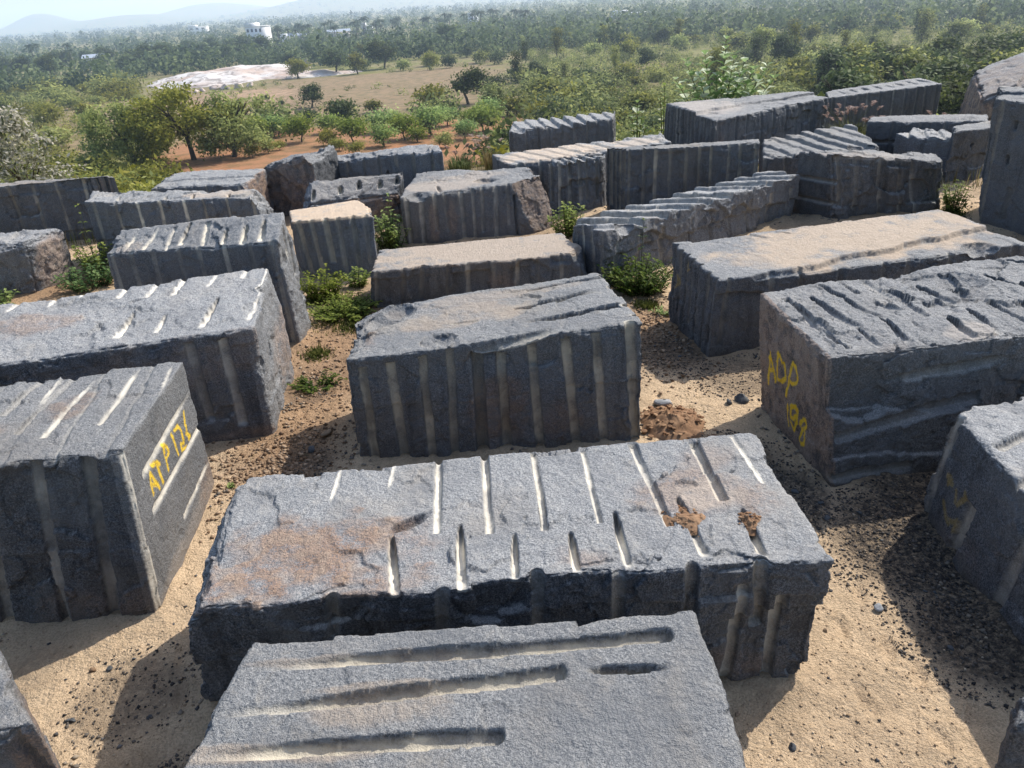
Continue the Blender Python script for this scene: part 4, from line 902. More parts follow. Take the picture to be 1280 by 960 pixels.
for t in range(90):
    for _ in range(40):
        if t < 40:
            g0 = GRIT[rnd.randrange(len(GRIT))]; a = rnd.uniform(0, 6.28); r0 = g0[2] * math.sqrt(rnd.random()); x, y = g0[0] + r0 * math.cos(a), g0[1] + r0 * math.sin(a)
        else:
            a = math.radians(rnd.uniform(-30, 30)); r0 = 2.2 * math.exp(rnd.random() * math.log(5.0)); x, y = r0 * math.sin(a), r0 * math.cos(a)
        if not in_block(np.array([x]), np.array([y]), .05)[0]: break
    dk = t < 40 or rnd.random() < .25
    put_stone(rnd.randrange(6), x, y, rnd.uniform(.010, .030), 'small angular dark stone lying loose on the yard floor' if dk else 'small tan stone lying loose on the yard floor',
              'loose dark stones' if dk else 'loose tan stones', 0 if dk else 1)

# heap of clods by the nine-fluted block, and two earth lumps on the long block
def clod_heap(name, label, cx, cy, z0, R, Hh, n, smin, smax, seed):
    """a lumpy mound of earth with crumbs rolled off it"""
    q = np.random.default_rng(seed); mb = MB()
    base = np.array([v.co[:] for v in STM[2].vertices]); F = np.array([p.vertices[:] for p in STM[2].polygons])
    nr, m = 46, 110
    fr = np.linspace(0, 1, nr); th = np.arange(m) * 6.28319 / m
    Fg, Tg = np.meshgrid(fr, th, indexing='ij'); Fg, Tg = Fg.ravel(), Tg.ravel()
    Pc = np.stack([np.cos(Tg), np.sin(Tg), 0 * Tg], 1)
    rr = R * Fg * (1 + .16 * fbm(Pc, 1.3, 3, seed + 3))
    X, Y = cx + rr * np.cos(Tg), cy + rr * np.sin(Tg); Pn = np.stack([X, Y, 0 * X], 1)
    sc = .16 / R
    lump = .38 * facet(Pn, 9 * sc, seed) + .40 * fbm(Pn, 16 * sc, 3, seed + 1) + .16 * facet(Pn, 30 * sc, seed + 5)
    Z = z0 + Hh * ((1 - Fg ** 1.6) * (.75 + .9 * lump) - .10 * Fg)
    i = np.arange(nr - 1)[:, None] * m; j = np.arange(m)[None]; k = (j + 1) % m
    mb.add(np.stack([X, Y, Z], 1), np.stack([i + j, i + m + j, i + m + k, i + k], -1).reshape(-1, 4), np.clip(.45 + .8 * lump, 0, 1))
    for i in range(n):
        f = 0.35 + 1.0 * q.random() ** 1.4; a = q.random() * 6.283; s = smin + (smax - smin) * q.random() ** 4
        z = z0 + Hh * max(0, 1 - f ** 1.6) * .8 + s * .25
        rot = q.random() * 6.283; c, sn = math.cos(rot), math.sin(rot)
        P = base * s * q.uniform(.7, 1.3, 3); P = np.stack([P[:, 0] * c - P[:, 1] * sn, P[:, 0] * sn + P[:, 1] * c, P[:, 2]], 1)
        mb.add(P + (cx + R * f * math.cos(a), cy + R * f * math.sin(a), z), F, q.random())
    me = mb.mesh(name, True); o = link(name, me, CLOD)
    return tag(o, label, name.replace('_', ' '))
CLOD = tint_material('clod_earth', (.20, .105, .055), (.38, .235, .135))
clod_heap('earth_heap', 'heap of brown earth clods by the corner of the nine fluted block', 1.29, 5.52, 0.0, .33, .15, 260, .003, .028, 1)
clod_heap('earth_clod', 'crumbled brown earth spilled around a hole on the long rusty block', .85, 3.17, .834, .125, .045, 240, .002, .012, 2)
clod_heap('earth_clod', 'brown earth lump lodged in the end slot of the long rusty block', 1.15, 3.11, .834, .09, .055, 160, .002, .012, 3)

# ------------------------------------------------------------------ foliage helpers
def leafcloud(C, Nrm, size, tint, aspect=.55, q=None, fold=False):
    """one rhombic leaf per row; C centre, Nrm facing"""
    n = len(C)
    r = q.normal(size=(n, 3)); a = np.cross(Nrm, r); a /= np.linalg.norm(a, axis=1)[:, None] + 1e-9
    b = np.cross(Nrm, a); b /= np.linalg.norm(b, axis=1)[:, None] + 1e-9
    s = np.broadcast_to(size, (n,))[:, None]
    V = np.stack([C - a * s, C + b * s * aspect, C + a * s, C - b * s * aspect], 1)
    F = np.arange(4 * n).reshape(n, 4)
    return V.reshape(-1, 3), F, np.repeat(tint, 4)

def crown(seed, lobes, n, leaf, jit=.25, hang=0.0, flat=.7):
    """lobes: (x,y,z,rx,ry,rz,weight); leaves gather in small sprays so that sky shows between"""
    q = np.random.default_rng(seed)
    w = np.array([l[6] for l in lobes], float); w /= w.sum()
    L = np.array(lobes)[:, :6]
    ns = max(8, n // 9)
    li = q.choice(len(lobes), ns, p=w)
    d = q.normal(size=(ns, 3)); d /= np.linalg.norm(d, axis=1)[:, None]
    rad = q.random(ns) ** .45 * (1 + jit * q.normal(size=ns))
    sc = L[li, :3] + d * rad[:, None] * L[li, 3:6]
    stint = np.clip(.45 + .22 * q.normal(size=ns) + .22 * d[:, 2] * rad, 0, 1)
    k = q.integers(0, ns, n)
    spread = leaf * 2.2
    C = sc[k] + q.normal(size=(n, 3)) * spread * (1, 1, .7)
    C[:, 2] -= hang * np.abs(q.normal(size=n))
    Nn = d[k] * .6 + q.normal(size=(n, 3)) * .7 + (0, 0, flat)
    Nn /= np.linalg.norm(Nn, axis=1)[:, None]
    C[:, 2] = np.maximum(C[:, 2], leaf * .4)
    return leafcloud(C, Nn, leaf * q.uniform(.6, 1.3, n), np.clip(stint[k] + .1 * q.normal(size=n), 0, 1), .5, q)

def limbs(seed, H, r0, spread, nl, fork=.35, lean=.1):
    q = random.Random(seed); mb = MB()
    top = (q.uniform(-lean, lean) * H, q.uniform(-lean, lean) * H, H * fork)
    mb.tube([(0, 0, -.3), (top[0] * .4, top[1] * .5, H * fork * .5), top], [r0 * 1.25, r0, r0 * .8], 8)
    for i in range(nl):
        a = 6.283 * i / nl + q.uniform(-.4, .4); l = spread * q.uniform(.6, 1)
        e = (top[0] + l * math.cos(a), top[1] + l * math.sin(a), H * q.uniform(.6, .85))
        m = (top[0] + .45 * (e[0] - top[0]) + q.uniform(-.1, .1) * l, top[1] + .45 * (e[1] - top[1]), top[2] + .6 * (e[2] - top[2]))
        mb.tube([top, m, e], [r0 * .6, r0 * .38, r0 * .12], 6)
        for s in range(2):
            e2 = (m[0] + .5 * l * math.cos(a + q.uniform(-1, 1)), m[1] + .5 * l * math.sin(a + q.uniform(-1, 1)), m[2] + H * q.uniform(.1, .25))
            mb.tube([m, tuple((m[j] + e2[j]) / 2 + q.uniform(-.05, .05) * l for j in range(3)), e2], [r0 * .3, r0 * .2, r0 * .07], 5)
    return mb.mesh('trunk', True)

LEAF_BUSH = leaf_material('scrub_leaf', (.050, .066, .015), (.205, .225, .046), (.42, .41, .10), .48)
LEAF_DARK = leaf_material('dark_leaf', (.030, .046, .015), (.085, .115, .034), (.18, .21, .065), .4)
LEAF_YEL = leaf_material('yellow_leaf', (.13, .14, .02), (.29, .30, .05), (.46, .44, .10), .5)
LEAF_MANGO = leaf_material('mango_leaf', (.085, .14, .022), (.24, .33, .06), (.42, .50, .12), .5)
LEAF_PALM = leaf_material('palm_leaf', (.025, .040, .02), (.055, .08, .035), (.09, .12, .05), .25)

def rlobes(q, n, R, H, z0, up=1.0):
    L = []
    for i in range(n):
        a = q.random() * 6.283; d = R * math.sqrt(q.random()) * .62
        rr = R * q.uniform(.32, .55)
        z = z0 + (H - z0) * (q.uniform(.25, .8) * (1 - .45 * (d / R)))
        L.append((d * math.cos(a), d * math.sin(a), z, rr, rr * q.uniform(.8, 1.2), rr * q.uniform(.55, .85) * up, rr ** 2))
    return L

PROTO = {}
def proto(kind, i):
    """unit-scale plants of each kind, height about 1 x given size in metres"""
    q = random.Random(hash_str(kind) + i)
    if kind == 'bush':
        V, F, t = crown(100 + i, rlobes(q, 7, 1.25, 1.9, .1), 900, .13, .2)
        return mesh_from('bush', V, F, False, {'tint': t}), None, 2.0
    if kind == 'low':
        V, F, t = crown(140 + i, rlobes(q, 8, 1.8, 1.2, .05), 800, .13, .22)
        return mesh_from('bush', V, F, False, {'tint': t}), None, 1.3
    if kind == 'mango':
        L = [(0, 0, .62, .42, .42, .36, 2)] + [(.3 * math.cos(a), .3 * math.sin(a), q.uniform(.45, .75), .3, .3, .26, 1) for a in (0.4, 1.7, 2.9, 4.2, 5.5)]
        V, F, t = crown(200 + i, L, 1300, .060, .12, .03)
        return mesh_from('crown', V, F, False, {'tint': t}), limbs(i, .8, .03, .3, 4, .3), 1.0
    if kind == 'tree':
        L = rlobes(q, 11, 3.0, 7.2, .9)
        V, F, t = crown(300 + i, L, 2600, .25, .18)
        return mesh_from('crown', V, F, False, {'tint': t}), limbs(30 + i, 6.4, .2, 2.2, 5), 7.4
    if kind == 'slim':
        L = [(q.uniform(-.5, .5), q.uniform(-.5, .5), z, 1.0 + .5 * math.sin(z), 1.0, .9, 1) for z in np.linspace(2.2, 8.2, 8)]
        V, F, t = crown(340 + i, L, 1300, .25, .2)
        return mesh_from('crown', V, F, False, {'tint': t}), limbs(50 + i, 8, .14, .9, 5, .25), 9.0
    if kind == 'palm':
        mb = MB(); tr = MB()
        ln = q.uniform(-.5, .5)
        pts = [(0, 0, -.3), (ln * .3, 0, 4), (ln, 0, 9)]
        tr.tube(pts, [.22, .16, .13], 6)
        for f in range(20):
            a = f * 2.4 + q.uniform(-.2, .2); el = q.uniform(-.3, 1.0); ln2 = q.uniform(2.4, 3.3)
            pr = None; ct = .3 + .5 * q.random()
            for s in range(5):
                u = s / 4; x = ln2 * u * math.cos(el * (1 - .3 * u)); z = 9 + ln2 * u * math.sin(el) - 1.9 * u * u
                w = .42 * math.sin(math.pi * min(1, .12 + u * .86)) + .02
                c = np.array([ln + x * math.cos(a), x * math.sin(a), z]); sd = np.array([-math.sin(a), math.cos(a), 0]) * w
                if pr is not None:
                    up = np.array([0, 0, .22 * w]); c0, s0, u0 = pr
                    mb.add([c0, c, c + sd - up * 2, c0 + s0 - u0 * 2], [(0, 1, 2, 3)], ct); mb.add([c0, c0 - s0 - u0 * 2, c - sd - up * 2, c], [(0, 1, 2, 3)], ct * .8)
                pr = (c, sd, np.array([0, 0, .22 * w]))
        return mb.mesh('crown'), tr.mesh('trunk', True), 10.5
def hash_str(s): return sum(ord(c) * (i + 1) for i, c in enumerate(s))

SRCP = {}
def plant(kind, i, mat, loc, h, name, label, cat, group, wid=1.0):
    key = (kind, i, mat.name)
    rz = rnd.uniform(0, 6.283)
    if key not in SRCP:
        if (kind, i) not in PROTO: PROTO[(kind, i)] = proto(kind, i)
        cm, tm, H = PROTO[(kind, i)]
        cm = cm.copy() if cm.materials else cm
        if cm.materials: cm.materials.clear()
        cm.materials.append(mat)
        if tm is None:
            o = link(name, cm)
            tag(o, label, cat, group)
        else:
            o = thing(name, label, cat, loc, group)
            link('crown', cm, None, o); link('trunk', tm, BARK, o)
        SRCP[key] = (o, H)
        s = h / H; o.location = loc; o.rotation_euler = (0, 0, rz); o.scale = (s * wid, s * wid, s)
        return o
    src, H = SRCP[key]; s = h / H
    o = dup(src, loc, rz, (s * wid, s * wid, s), label, group); o.name = name
    return o
def gz(x, y): return float(ground_z(np.array([float(x)]), np.array([float(y)]))[0])
def pol(az, r): a = math.radians(az); return r * math.sin(a), r * math.cos(a)

# ---- the orchard on red soil
MANGO = [(-33.2, 123.7, 3.2), (-27.9, 115.6, 3.3), (-25.3, 123.9, 2.9), (-23.0, 110.4, 2.0), (-20.7, 105.3, 1.6), (-19.5, 110.9, 3.3), (-17.0, 121.4, 3.4), (-14.9, 107.3, 2.7), (-17.8, 102.1, 1.6), (-12.6, 112.7, 3.1), (-10.7, 110.3, 2.1), (-9.1, 115.7, 3.7), (-7.3, 125.3, 2.9), (-4.0, 110.1, 2.4), (-1.5, 116.0, 3.7), (-6.6, 104.2, 1.9), (1.0, 102.1, 2.2), (-15.5, 126.0, 2.4), (-36.0, 121.1, 3.5), (-30.5, 107.1, 1.6), (-29.5, 109.3, 1.2), (-0.6, 127.5, 3.2), (-3.4, 125.1, 2.4), (-35.1, 107.9, 1.9), (-31.9, 104.6, 1.6)]
for n, (x, y, h) in enumerate(MANGO):
    lt = h < 2.05
    plant('mango', n % 4, LEAF_YEL if lt else LEAF_MANGO, (x, y, gz(x, y)), h * 1.08, 'mango_tree',
          'small pale green sapling on the red orchard soil' if lt else 'rounded leafy mango tree on the red orchard soil', 'tree', 'orchard saplings' if lt else 'orchard mango trees', 1.12)

# ---- the spreading trees in front of the red soil
def spreading(name, label, x, y, H, R, seed, n, trunks=2):
    q = random.Random(seed)
    t = thing(name, label, 'tree', (x, y, gz(x, y)))
    L = []
    for i in range(30):
        a = q.random() * 6.283; d = R * math.sqrt(q.random()) * .85; rr = R * q.uniform(.14, .27)
        L.append((d * math.cos(a), d * math.sin(a), H * (q.uniform(.30, .95) - .18 * (d / R) ** 2), rr, rr, rr * .7, rr ** 2))
    V, F, tt = crown(seed, L, n, .26, .22, .25)
    me = mesh_from('crown', V, F, False, {'tint': tt}); link('crown', me, LEAF_OLIVE, t)
    link('trunk', limbs(seed, H, .30, R * .7, 7, .32), BARK, t)
LEAF_OLIVE = leaf_material('olive_leaf', (.125, .15, .024), (.30, .325, .06), (.48, .47, .11), .52)
spreading('spreading_tree', 'broad spreading olive green tree in front of the red orchard soil', -40.3, 106.5, 9.4, 7.6, 901, 9000)
spreading('spreading_tree', 'smaller spreading tree touching the broad olive tree on its orchard side', -34.8, 106.0, 8.2, 5.4, 902, 5600)
spreading('spreading_tree', 'loose yellowish tree touching the broad olive tree on its scrub side', -48.6, 107.5, 8.4, 5.6, 903, 5600)

# ---- bushes and trees around the orchard, placed one by one
MID = [(-26.6, 137.0, 5.3, 'bush'), (-37.5, 169.9, 5.5, 'tree'), (-12.6, 153.5, 5.5, 'bush'), (-4.5, 153.8, 7.7, 'tree'), (-9.6, 136.9, 4.0, 'low'), (0.8, 136.4, 6.6, 'tree'), (-21.8, 151.4, 2.9, 'bush'), (-31.1, 138.5, 3.3, 'bush'), (-36.4, 129.8, 4.8, 'low'), (4.4, 133.1, 4.2, 'bush'), (-49.2, 265.5, 9.2, 'tree'), (-35.0, 275.4, 10.6, 'tree'), (-18.0, 372.5, 11.7, 'tree')]
MIDL = ['dark leafy bush on the dry grass behind the orchard', 'small upright dark tree alone at the corner of the bare pink field', 'yellow green bush on the brown grass behind the orchard rows', 'tallest dark tree at the edge of the scrub behind the orchard', 'wide low grey green thicket behind the orchard rows', 'leafy tree where the orchard meets the dense scrub', 'small bush alone in the brown grass', 'small dark bush near the left orchard rows', 'low brownish thicket at the left end of the orchard', 'round bush past the right end of the orchard', 'dark green tree at the right tip of the white rock outcrop', 'dark tree on the rise beyond the brown grass', 'dark tree under the palm row']
for (x, y, h, k), lb in zip(MID, MIDL):
    plant(k, rnd.randrange(3), LEAF_DARK if 'dark' in lb else (LEAF_YEL if 'yellow' in lb else LEAF_BUSH), (x, y, gz(x, y)), h, {'tree': 'tree', 'bush': 'bush', 'low': 'bush'}[k], lb, 'tree' if k == 'tree' else 'bush', None, 1.15)

# ---- scattered individuals by district
def scatter(n, az, r, kinds, hs, mats, name, label, cat, group, mind=2.0, rpow=1.0, avoid=True):
    pts = []
    tries = 0
    while len(pts) < n and tries < n * 60:
        tries += 1
        A = rnd.uniform(*az); Rr = r[0] + (r[1] - r[0]) * rnd.random() ** rpow
        x, y = pol(A, Rr)
        if avoid and ((-23 < A < 2 and 78 < Rr < 134) or (-24 < A < -13.5 and 134 < Rr < 330) or (-13.5 < A < -1 and 165 < Rr < 250)): continue
        if any((x - p[0]) ** 2 + (y - p[1]) ** 2 < mind ** 2 for p in pts): continue
        pts.append((x, y))
        k = rnd.choice(kinds); h = rnd.uniform(*hs) * (1.35 if k in ('tree', 'slim') else 1)
        plant(k, rnd.randrange(3), rnd.choice(mats), (x, y, gz(x, y) - .05), h, name, label, cat, group, rnd.uniform(.9, 1.35))
scatter(150, (0, 36), (58, 200), ['bush', 'bush', 'low'], (1.8, 4.6), [LEAF_BUSH, LEAF_BUSH, LEAF_DARK, LEAF_YEL], 'bush', 'leafy bush in the dense green scrub behind the stone yard', 'bush', 'bushes of the dense scrub', 3.0)
scatter(75, (1, 36), (135, 330), ['tree', 'slim', 'bush'], (2.8, 7.0), [LEAF_BUSH, LEAF_DARK, LEAF_OLIVE], 'tree', 'bushy tree rising out of the dense green scrub', 'tree', 'trees of the dense scrub', 6.0)
scatter(34, (23, 38), (85, 160), ['tree'], (5.2, 7.0), [LEAF_DARK, LEAF_DARK, LEAF_BUSH], 'tree', 'dark leafy tree of the shaded wood behind the slotted block', 'tree', 'trees of the shaded wood', 5.0)
scatter(45, (-38, -23), (62, 150), ['bush', 'low'], (1.4, 3.2), [LEAF_YEL, LEAF_BUSH, LEAF_OLIVE], 'bush', 'yellow green bush in the thicket left of the spreading trees', 'bush', 'bushes of the left thicket', 3.0)
scatter(16, (-37, -25), (130, 230), ['tree', 'bush'], (3.5, 5.5), [LEAF_BUSH, LEAF_DARK, LEAF_YEL], 'tree', 'round crowned tree standing in the left thicket', 'tree', 'trees of the left thicket', 6.0)
scatter(60, (-37, -23), (225, 330), ['bush', 'low'], (2.5, 4.5), [LEAF_YEL, LEAF_BUSH, LEAF_YEL], 'bush', 'yellow green bush on the rise below the dark hazy trees', 'bush', 'bushes on the yellow green rise', 4.0, 1.0, False)
scatter(34, (-13.5, 1), (250, 420), ['bush', 'tree'], (3.5, 5.5), [LEAF_BUSH, LEAF_DARK, LEAF_OLIVE], 'tree', 'rounded tree on the rise beyond the brown grass', 'tree', 'trees on the rise beyond the brown grass', 7.0)
scatter(46, (-37, -14), (390, 520), ['tree'], (6.5, 9.0), [LEAF_DARK], 'tree', 'tall dark tree of the hazy belt beyond the white rock', 'tree', 'dark hazy tree belt', 9.0, 1.0, False)
scatter(60, (-14.5, 3), (520, 640), ['palm'], (9, 14), [LEAF_PALM], 'palm_tree', 'tall coconut palm in the hazy row on the skyline', 'palm tree', 'coconut palms on the skyline', 5.0, 1.0, False)
scatter(14, (-36, -26), (480, 640), ['palm'], (9, 13), [LEAF_PALM], 'palm_tree', 'coconut palm in the hazy plain at left', 'palm tree', 'coconut palms in the hazy plain', 8.0, 1.0, False)
# the bare field keeps a few knee-high seedlings in rows
for i in range(26):
    A = -21.5 + (i % 9) * .9 + rnd.uniform(-.1, .1); Rr = 165 + (i // 9) * 17 + rnd.uniform(-2, 2); x, y = pol(A, Rr)
    plant('mango', i % 4, LEAF_DARK, (x, y, gz(x, y)), rnd.uniform(.9, 1.6), 'sapling', 'tiny dark sapling in the rows of the bare pink field', 'sapling', 'saplings of the bare field', .8)

# ---- masses nobody could count: low scrub cover, far woodland
def mass(name, label, n, az, r, leaf, hgt, wid, per, mat, seed, rpow=1.0, dens=0.0, avoid=True):
    q = np.random.default_rng(seed)
    A = q.uniform(az[0], az[1], n); Rr = r[0] * (r[1] / r[0]) ** (q.random(n) ** rpow)
    keep = np.ones(n, bool)
    if avoid: keep &= ~(((A > -22.5) & (A < 2) & (Rr > 80) & (Rr < 132)) | ((A > -24) & (A < -13.5) & (Rr > 132) & (Rr < 330)) | ((A > -13.5) & (A < 0) & (Rr > 160) & (Rr < 255)))
    X = Rr * np.sin(np.radians(A)); Y = Rr * np.cos(np.radians(A))
    pn = fbm(np.stack([X, Y, 0 * X], 1), .035, 3, seed)
    keep &= pn > dens
    X, Y = X[keep], Y[keep]; n = len(X); Z = ground_z(X, Y)
    h = hgt[0] + (hgt[1] - hgt[0]) * q.random(n) ** 1.6; w = wid * h * q.uniform(.7, 1.3, n)
    k = np.repeat(np.arange(n), per); m = len(k)
    d = q.normal(size=(m, 3)); d /= np.linalg.norm(d, axis=1)[:, None]; d[:, 2] = np.abs(d[:, 2])
    rad = q.random(m) ** .35
    C = np.stack([X[k] + d[:, 0] * rad * w[k], Y[k] + d[:, 1] * rad * w[k], Z[k] + (.1 + .9 * d[:, 2] * rad) * h[k]], 1)
    C += q.normal(size=C.shape) * .12 * h[k][:, None]
    Nn = d + .7 * q.normal(size=(m, 3)); Nn /= np.linalg.norm(Nn, axis=1)[:, None]
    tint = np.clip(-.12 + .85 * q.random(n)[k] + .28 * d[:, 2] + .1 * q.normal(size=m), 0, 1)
    V, F, t = leafcloud(C, Nn, leaf * h[k] * q.uniform(.6, 1.3, m), tint, .6, q)
    tag(link(name, mesh_from(name, V, F, False, {'tint': t}), mat), label, name.replace('_', ' '), kind='stuff')
mass('scrub', 'low green scrub covering the plain behind the stone yard', 7000, (2.5, 40), (52, 330), .085, (.6, 3.0), .8, 120, LEAF_BUSH, 31, 1.0, -.4)
mass('scrub', 'low yellow green scrub covering the slope on the left', 2200, (-42, -22), (48, 300), .09, (.5, 2.2), .8, 110, LEAF_YEL, 32, 1.0, -.4)
mass('scrub', 'dull bushes dotting the brown grass behind the orchard', 420, (-24, 0), (134, 330), .13, (.5, 1.8), .8, 60, LEAF_BUSH, 33, 1.0, -.1, False)
mass('woodland', 'distant hazy woodland covering the plain', 7000, (-44, 44), (300, 1500), .12, (3.5, 9.5), .55, 44, LEAF_DARK, 34, 1.0, -.25)
mass('woodland', 'faint far woodland fading into the haze', 3800, (-44, 44), (1400, 4200), .22, (6, 12), .9, 16, LEAF_DARK, 35, 1.0, -.2, False)

# grass and dry stalks round the rim of the yard
def blades(name, label, n, samp, hgt, wid, mat, seed, lean=.35):
    q = np.random.default_rng(seed)
    X, Y = samp(q, n); k = ~in_block(X, Y, .01); X, Y = X[k], Y[k]; n = len(X)
    Z = ground_z(X, Y); h = hgt[0] + (hgt[1] - hgt[0]) * q.random(n) ** 1.5
    a = q.random(n) * 6.283; ln = h * lean * q.random(n) * 1.6; w = wid * (.6 + .8 * q.random(n))
    b0 = np.stack([X, Y, Z - .01], 1); dr = np.stack([np.cos(a), np.sin(a), 0 * a], 1); sd = np.stack([-np.sin(a), np.cos(a), 0 * a], 1)
    up = np.array([0, 0, 1.0])
    m = b0 + dr * (ln * .35)[:, None] + up * (h * .6)[:, None]; t = b0 + dr * ln[:, None] + up * h[:, None]
    V = np.stack([b0 - sd * w[:, None], b0 + sd * w[:, None], m + sd * (w * .7)[:, None], m - sd * (w * .7)[:, None], t], 1).reshape(-1, 3)
    i = np.arange(n)[:, None] * 5
    me = mesh_from(name, V, [i + np.array([[0, 1, 2, 3]]), i + np.array([[3, 2, 4]])], False, {'tint': np.repeat(q.random(n), 5)})
    return tag(link(name, me, mat), label, 'grass', kind='stuff')
GRASS_DRY = leaf_material('dry_grass', (.13, .10, .04), (.24, .19, .08), (.40, .33, .17), .35)
GRASS_GRN = leaf_material('green_grass', (.05, .07, .018), (.12, .15, .035), (.24, .25, .08), .35)
def rim(q, n):
    r = 14.3 + 12 * q.random(n) ** 1.3; a = np.radians(q.uniform(-42, 44, n)); return r * np.sin(a), r * np.cos(a)
def tufts(pts, spread):
    def f(q, n):
        i = q.integers(0, len(pts), n); p = np.array(pts)[i]
        return p[:, 0] + q.normal(size=n) * spread * (p[:, 2] if p.shape[1] > 2 else 1), p[:, 1] + q.normal(size=n) * spread * (p[:, 2] if p.shape[1] > 2 else 1)
    return f
blades('dry_grass', 'dry yellow grass along the rim of the stone yard', 26000, rim, (.08, .40), .004, GRASS_DRY, 41)
blades('green_grass', 'greener grass mixed along the rim of the stone yard', 14000, rim, (.06, .30), .005, GRASS_GRN, 42)
blades('grass_patch', 'small patches of fresh grass between the blocks', 5200, tufts([(-1.98, 8.57, 1.2), (-1.95, 8.9, .9), (-2.3, 9.2, .6), (-1.78, 8.2, .6), (6.62, 11.0, .7), (-2.05, 7.5, .4), (1.6, 8.2, .4)], .17), (.015, .07), .007, GRASS_GRN, 43, .6)

def litter(q, n):
    r = 4.5 + 9 * q.random(n); a = np.radians(q.uniform(-32, 32, n)); x, y = r * np.sin(a), r * np.cos(a)
    k = fbm(np.stack([x, y, 0 * x], 1), .8, 2, 91) > 0; return x[k], y[k]
blades('straw', 'dry straw and stalks littering the soil between the back rows', 5200, litter, (.008, .03), .003, GRASS_DRY, 44, 4.0)

# ------------------------------------------------------------------ the nearer plants
def leaf_blade(mb, base, dirv, length, width, tint, up=(0, 0, 1), droop=.2):
    """a folded pointed leaf of six vertices"""
    d = np.asarray(dirv, float); d /= np.linalg.norm(d)
    s = np.cross(d, up); s /= np.linalg.norm(s) + 1e-9; n = np.cross(s, d)
    b = np.asarray(base, float)
    m = b + d * length * .45 + n * length * .04; t = b + d * length - np.array([0, 0, droop * length])
    l = m + s * width * .5 + n * width * .14; r = m - s * width * .5 + n * width * .14
    mb.add([b, l, t, m], [(0, 3, 2, 1)], tint); mb.add([b, r, t, m], [(0, 1, 2, 3)], tint)

WEED_LEAF = leaf_material('weed_leaf', (.022, .052, .013), (.068, .135, .026), (.20, .27, .06), .45, .45)
WEED_PALE = leaf_material('pale_weed_leaf', (.08, .13, .024), (.20, .28, .05), (.40, .46, .11), .5, .45)
def weed(label, x, y, R, H, nstem, nleaf, leaf, mat, seed, tallone=None, group=None, name='weed_plant'):
    q = random.Random(seed); st = MB(); lf = MB()
    t = thing(name, label, 'weed', (x, y, gz(x, y)))
    for i in range(nstem):
        a = q.random() * 6.283; d = R * math.sqrt(q.random()); h = H * q.uniform(.45, 1) * (1 - .35 * d / R)
        if tallone and i == 0: d, h = R * .2, tallone
        p0 = np.array([d * .45 * math.cos(a), d * .45 * math.sin(a), -.02]); p2 = np.array([d * math.cos(a), d * math.sin(a), h])
        p1 = (p0 + p2) / 2 + (0, 0, h * .12)
        st.tube([p0, p1, p2], [.006, .004, .002], 5, .3)
        for k in range(nleaf):
            u = (k + 1) / nleaf; p = (1 - u) ** 2 * p0 + 2 * u * (1 - u) * p1 + u * u * p2
            b = k * 2.4 + q.uniform(-.5, .5)
            for s in (0, math.pi):
                e = q.uniform(-.1, .6)
                leaf_blade(lf, p, (math.cos(b + s), math.sin(b + s), e), leaf * q.uniform(.6, 1.25), leaf * q.uniform(.4, .6), min(1, max(0, .2 + .55 * u + q.uniform(-.25, .25))))
    link('stems', st.mesh('stems'), STEM, t); link('leaves', lf.mesh('leaves'), mat, t)
    return t
STEM = plain_material('stem', (.09, .10, .04), (.06, .06, .03), 8)
weed('dark leafy weed clump growing by the washboard-topped block', 1.60, 8.72, .48, .50, 95, 7, .075, WEED_LEAF, 1, .85)
weed('leafy weed filling the gap beside the small square sandy block', -1.66, 11.2, .32, .66, 46, 7, .085, WEED_PALE, 2, .8)
weed('weed tuft at the foot of the brown slanting block end', .98, 11.25, .30, .62, 38, 7, .085, WEED_PALE, 3)
weed('tall weed with bright leaves beside the squat boulder', -5.95, 10.95, .30, .6, 30, 7, .09, WEED_PALE, 4, 1.0)
weed('spreading weeds at the foot of the squat boulder', -5.75, 10.35, .45, .4, 46, 6, .085, WEED_LEAF, 5)
weed('low pale green weed mat on the soil by the long low sand-topped block', -1.95, 8.65, .48, .20, 110, 6, .06, WEED_PALE, 20)
weed('bright weeds at the corner of the small square sandy block', -2.30, 9.25, .32, .46, 42, 7, .08, WEED_PALE, 6)
weed('small weed before the flutes of the small square sandy block', -1.92, 9.62, .17, .3, 16, 6, .075, WEED_PALE, 7)
weed('weeds in the shade in front of the squat boulder', -6.75, 9.75, .3, .35, 22, 6, .085, WEED_PALE, 8)
weed('low dull creeper in the shade behind the nine fluted block', -1.90, 6.75, .26, .12, 26, 6, .05, WEED_LEAF, 9)
weed('tiny sprout on the sand beside the yellow-lettered block', -2.22, 5.00, .03, .05, 5, 3, .03, WEED_PALE, 10)
weed('grassy weed in the dark gap beside the chunky bedded block', 6.66, 11.05, .22, .55, 26, 7, .09, WEED_PALE, 11)
weed('low weeds on the trodden soil by the low sand-topped block', 1.72, 7.95, .14, .08, 10, 4, .05, WEED_PALE, 12)

